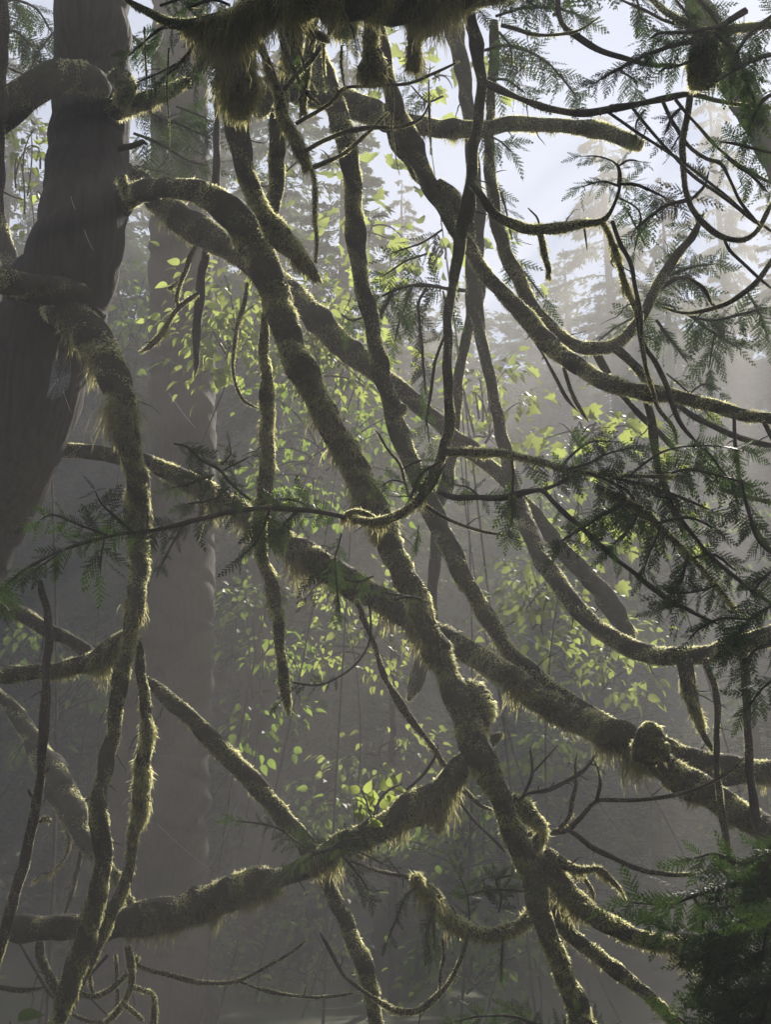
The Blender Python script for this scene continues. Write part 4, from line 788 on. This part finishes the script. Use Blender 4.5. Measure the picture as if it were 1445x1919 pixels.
bough('dark cedar tips rising along the bottom edge, right of centre',
 [('1080,1945,4 1020,1925,3 960,1905,3 900,1905,2 850,1915,2', 3.4, 50, {'sp': 11, 'droop': .3}), ('1000,1945,3 990,1915,3 960,1890,2', 3.4, 46, {'sp': 12, 'droop': .2}), ('1150,1950,3 1120,1925,3 1090,1905,2', 3.4, 46, {'sp': 12, 'droop': .1})])
bough('nearly black cedar boughs massed in the lower right corner',
 [('1480,1640,7 1420,1650,6 1360,1660,5 1300,1680,4 1250,1695,3 1175,1690,2', (2.9, 3.3), 90, {'sp': 12, 'droop': .5}),
  ('1480,1600,5 1440,1600,5 1390,1620,4 1340,1600,3 1300,1610,2', 3.1, 76, {'sp': 11, 'droop': .6}), ('1480,1700,6 1400,1730,5 1340,1750,4 1280,1750,3 1220,1730,2', 2.9, 90, {'sp': 12}),
  ('1480,1760,6 1420,1790,5 1360,1820,4 1320,1850,3', 2.8, 100, {'sp': 11}), ('1480,1830,6 1430,1860,5 1380,1890,4 1330,1930,3', 2.7, 105, {'sp': 11}), ('1480,1900,6 1430,1920,5 1380,1950,4', 2.7, 100, {'sp': 11}),
  ('1440,1650,4 1400,1700,4 1380,1760,3 1370,1800,3', 2.9, 90, {'sp': 11}), ('1480,1560,4 1450,1600,4 1420,1650,3', 3.0, 80, {'sp': 12}), ('1400,1780,4 1350,1790,4 1310,1800,3', 2.9, 84, {'sp': 11}), ('1420,1850,4 1370,1860,4 1330,1890,3', 2.8, 90, {'sp': 11}),
  ('1300,1680,3 1320,1720,3 1310,1760,2', 3.1, 76, {'sp': 12}), ('1480,1680,4 1440,1740,4 1430,1800,3', 2.8, 96, {'sp': 10}), ('1340,1950,3 1290,1920,3 1260,1900,2', 3.0, 64, {'sp': 12}), ('1460,1800,4 1440,1870,4 1420,1930,3', 2.7, 100, {'sp': 10})])
bough('dark cedar foliage crowding the very top edge, above the overhanging limb, unseen sprays added to shade it',  # tips reach the top edge; sprays beyond it are added to shade the limb
 [('420,-60,6 560,-70,6 700,-60,6 860,-50,5 960,-20,4 1000,10,3', (4.2, 5.0), 80, {'sp': 9, 'droop': .4}), ('760,-60,6 900,-70,6 1040,-60,5 1180,-60,4', (4.8, 5.6), 84, {'sp': 8, 'droop': .3}),
  ('620,-25,5 760,-20,5 900,-22,4 1040,-25,3', (4.4, 5.6), 46, {'sp': 7, 'droop': .2}), ('300,-40,4 340,-30,4 400,-20,3', 3.9, 60, {'sp': 10}), ('840,-40,4 870,0,3 905,25,2', 4.4, 56, {'sp': 11}), ('980,-50,5 1100,-60,5 1240,-70,4 1360,-50,4', (5.2, 6.2), 90, {'sp': 8, 'droop': .2}),
  ('560,-40,4 600,-10,3 640,30,2', 4.2, 50, {'sp': 11}), ('730,-30,4 760,10,3 800,40,2', 4.2, 50, {'sp': 11})])
bough('small cedar spray at the left edge beside the bare stem',
 [('-20,1090,2 5,1105,2 20,1120,2', 3.6, 44, {'sp': 10}), ('-20,1100,2 0,1130,2 5,1150,2', 3.6, 40, {'sp': 10})])

# ------------------------------------------------------------------ leafy sprig growing on the low branch
e = empty('leafy_sprig', P(700, 1545, 5.0), 'bright green leafy sprig growing on top of the low mossy branch', 'plant')
st = MB(); lf = MB()
for s, n in (('698,1548,2 694,1525,1.5 688,1505,1.5 678,1482,1.5', 7), ('700,1550,2 702,1520,1.5 714,1495,1.5 730,1480,1.5 752,1470,1.5', 10), ('695,1545,1.5 705,1528,1.5 710,1510,1.5', 5), ('680,1550,1.5 685,1540,1.5 695,1530,1.5', 5), ('665,1540,1 664,1520,1 662,1505,1', 0)):
    C, r, a = line3(s, 5.0, step=3); tube(st, C, r, 5)
    for k in range(n):
        i = int(len(C) * (0.35 + 0.65 * k / n)); an = (1 if k % 2 else -1) * R(rng.uniform(40, 80)) + R(-90)
        tv = a[min(i + 1, len(a) - 1), :2] - a[i - 1, :2]; an0 = math.atan2(tv[1], tv[0]) + (1 if k % 2 else -1) * R(rng.uniform(35, 70))
        dr = RT * math.cos(an0) - UP * math.sin(an0) + FW * rng.normal(0, .3)
        put_leaves(lf, C[i][None], dr[None], (-FW + rng.normal(0, .5, 3) + np.array([0, 0, .5]))[None], np.array([rng.uniform(24, 34) * 5 / F]), 0, 0)
    an0 = 0
st.build('stem', 'bark', e); lf.build('leaves', 'leaf', e)

# ------------------------------------------------------------------ leafy shrubs behind
SH = [ # label, cx, cy, w, h, d, n, leaf px, lob, leaf
 ('sunlit leaves beside the left edge, left of the big trunk', 42, 330, 110, 230, 8.5, 190, 26, 0, 'leaf', 2),
 ('large pale leaves hanging in the haze left of the bright gap', 690, 425, 220, 90, 11.5, 26, 52, 1, 'leaf', 1),
 ('two small leaves in the haze below the bright gap', 822, 470, 60, 50, 11.5, 9, 34, 0, 'leaf', 1),
 ('cluster of pale leaves behind the level limb at the top', 790, 130, 150, 120, 12, 18, 42, 1, 'leaf', 1),
 ('bright sunlit shrub behind the dead snag, left of the thick stem', 430, 620, 190, 260, 9.5, 330, 30, 0, 'leaf', 3),
 ('dense sunlit shrub behind the thick stem in the middle of the picture', 610, 640, 320, 260, 10.5, 700, 24, 0, 'leaf', 4),
 ('sunlit shrub behind the crossing limbs at mid height', 610, 820, 380, 300, 11, 620, 22, 0, 'leaf_shaded', 4),
 ('lit shrub under the forked grey stem', 900, 780, 200, 260, 11.5, 260, 24, 0, 'leaf', 3),
 ('pale broad leaves under the long limb on the right', 1095, 800, 190, 110, 9.5, 75, 44, 1, 'leaf', 1),
 ('lit leaves behind the large cedar bough', 1120, 960, 260, 110, 9.5, 80, 40, 1, 'leaf', 2),
 ('bright shrub right of the thick stem, below the curling foot', 1010, 1130, 230, 210, 10, 280, 28, 0, 'leaf', 3),
 ('lit shrub behind the long curving leg on the right', 1130, 1250, 260, 150, 11, 240, 27, 0, 'leaf', 3),
 ('lit shrub between the ragged point and the thick stem', 690, 1180, 300, 240, 11.5, 330, 22, 0, 'leaf', 4),
 ('scattered lit leaves low in the middle', 720, 1380, 320, 200, 12, 130, 22, 0, 'leaf', 3),
 ('dim shrub left of the ragged hanging stem', 480, 1250, 160, 330, 11, 260, 25, 0, 'leaf_shaded', 3),
 ('dim leaves behind the crossing stem, low in the middle', 600, 1480, 220, 170, 12, 150, 26, 0, 'leaf_shaded', 3),
 ('dim shrub in the lower middle behind the curved limb', 870, 1570, 340, 240, 11.5, 420, 24, 0, 'leaf_shaded', 4),
 ('dim low shrub at the bottom centre', 600, 1780, 300, 260, 12.5, 380, 23, 0, 'leaf_shaded', 4),
 ('dim low shrub at the bottom right of centre', 880, 1820, 300, 220, 11, 360, 26, 0, 'leaf_shaded', 4),
 ('dim shrub in the shade at the far left', 100, 1290, 280, 260, 12, 260, 24, 0, 'leaf_shaded', 3),
 ('dim low shrub in the bottom left', 300, 1800, 420, 220, 13, 330, 22, 0, 'leaf_shaded', 4),
 ('dim shrub behind the bare twigs at the lower right', 1050, 1400, 200, 160, 11, 160, 25, 0, 'leaf_shaded', 3),
 ('distant pale shrub between the left trunk and the grey trunk', 235, 620, 130, 260, 15, 160, 20, 0, 'leaf_shaded', 3),
 ('tall thicket far behind the middle shrubs', 640, 950, 520, 420, 20, 2200, 13, 0, 'leaf_shaded', 1),
 ('tall thicket far behind on the right', 1180, 1050, 560, 480, 20, 2200, 13, 0, 'leaf_shaded', 1),
 ('thicket far behind, low in the middle', 820, 1450, 700, 420, 19, 2200, 13, 0, 'leaf_shaded', 1),
 ('thicket far behind, low on the left', 200, 1400, 560, 480, 20, 2000, 13, 0, 'leaf_shaded', 1),
 ('thicket far behind, low on the right', 1300, 1500, 500, 420, 19, 2000, 13, 0, 'leaf_shaded', 1),
]
for s in SH: shrub(s[0], s[1], s[2], s[3], s[4], s[5] * 1.08, int(s[6] * (1.0 if s[5] < 13 else 1.4)), s[7] * 1.0, lob=s[8], leaf=s[9], stems=1)
e = empty('broad_leaf_plant', P(20, 1900, 4.0), 'dark broad leaf poking up at the bottom left corner', 'plant')
lf = MB(); st = MB(); C, r, a = line3('20,1990,2 20,1950,2 18,1915,2', 4.0); tube(st, C, r, 5)
put_leaves(lf, np.array([P(18, 1912, 4.0), P(22, 1922, 4.0), P(10, 1920, 4)]), np.array([RT + UP * .25, RT * .9 - UP * .35, -RT + UP * .1]), np.array([-FW * .5 + UP, -FW * .6 + UP, -FW + UP]), np.array([60, 55, 50]) * 4 / F, 0, 0)
st.build('stem', 'bark', e); lf.build('leaves', 'leaf_shaded', e)
# conifer boughs of young hemlocks in the mist, right side
def hemlock(label, px, py, d, s_, w_):
    t = P(px, py, d); e = empty('young_conifer', (t[0], t[1], 0), label, 'tree', 'young conifers in the mist'); e.scale = (t[2] / 26 * w_,) * 2 + (t[2] / 26,); e.rotation_euler[2] = rng.uniform(0, 6)
    for q in CON[1]: c = q.copy(); COL.objects.link(c); c.parent = e
hemlock('young conifer in the mist behind the stub on the log', 1210, 1260, 17, 1, 2.0)
hemlock('young conifer in the mist at the lower right', 1400, 1180, 15, 1, 1.8)
hemlock('young conifer in the mist above the lower right twigs', 1060, 1330, 19, 1, 2.2)

# ------------------------------------------------------------------ spider web and strands of silk
e = empty('spider_web', P(105, 665, 4.9), 'small orb web hanging in front of the big left trunk', 'spider web')
wb = MB(); hub = np.array([108, 712.]); out = np.array([[108, 648], [128, 672], [134, 700], [128, 728], [112, 745], [96, 752], [86, 745], [92, 715], [97, 680]])
def thread(mb, p, q, d, w=0.55, sag=0):
    t = np.linspace(0, 1, 9); a = np.outer(1 - t, p) + np.outer(t, q); a[:, 1] += sag * 4 * t * (1 - t)
    C = np.array([P(x, y, d) for x, y in a]); tube(mb, C, np.full(9, w * d / F * 0.22), 3, 0)
for q in out: thread(wb, hub, q, 4.9, .35)
for k in range(3, 13):
    u = k / 13
    for i in range(len(out)): thread(wb, hub + (out[i] - hub) * u, hub + (out[(i + 1) % len(out)] - hub) * u, 4.9, .35)
wb.build('web', 'silk', e)
for i, (a_, b_, d, lab) in enumerate([
 ((132, 368), (141, 393), 4.6, 'short bright silk strand high on the big left trunk'), ((157, 430), (175, 470), 4.6, 'bright silk strand lower on the big left trunk'),
 ((377, 452), (384, 470), 4.6, 'tiny bright silk strand over the long limb, top left'), ((316, 736), (366, 802), 4.6, 'bright slanting silk strand over the straight grey trunk'),
 ((118, 733), (134, 775), 4.6, 'short bright silk strand just below the orb web'), ((300, 668), (362, 690), 5.6, 'faint silk strand by the dead snag'),
 ((962, 1180), (1050, 1225), 4.8, 'bright silk strand above the log on the right'), ((1260, 703), (1345, 738), 4.3, 'silk strand above the long right hand limb'),
 ((880, 790), (925, 815), 4.8, 'silk strand beside the forked grey stem'), ((160, 830), (110, 860), 4.9, 'faint silk strand under the orb web'),
 ((295, 1545), (400, 1635), 4.8, 'faint silk strand above the low branch'), ((1160, 435), (1250, 480), 4.2, 'faint silk strand beside the dropping stems'),
 ((700, 1880), (600, 1890), 4.6, 'faint silk strand near the bottom centre'), ((450, 1500), (360, 1690), 4.9, 'long faint silk strand over the dark gap above the low branch')]):
    mb = MB(); thread(mb, np.array(a_, float), np.array(b_, float), d, 1.1 if 'bright' in lab else .5, 3)
    tag(mb.build('silk_strand', 'silk'), lab, 'spider silk', 'strands of spider silk')

# ------------------------------------------------------------------ haze: pale air of even density around camera and forest
hb = MB(); x0, x1, y0, y1, z0, z1 = -60, 60, -24, 62, -3, 29
hb.add([(x, y, z) for z in (z0, z1) for y in (y0, y1) for x in (x0, x1)], [(0, 2, 3, 1), (4, 5, 7, 6), (0, 1, 5, 4), (2, 6, 7, 3), (0, 4, 6, 2), (1, 3, 7, 5)])
hm = bpy.data.materials.new('haze'); hm.use_nodes = True; n = hm.node_tree.nodes; n.clear()
ho = n.new('ShaderNodeOutputMaterial'); pv = n.new('ShaderNodeVolumePrincipled')
pv.inputs['Color'].default_value = (0.97, 0.935, 0.90, 1); pv.inputs['Density'].default_value = HAZE; pv.inputs['Anisotropy'].default_value = HAZE_G
hm.node_tree.links.new(pv.outputs[0], ho.inputs['Volume']); M['haze'] = hm
tag(hb.build('haze', 'haze'), kind='stuff')
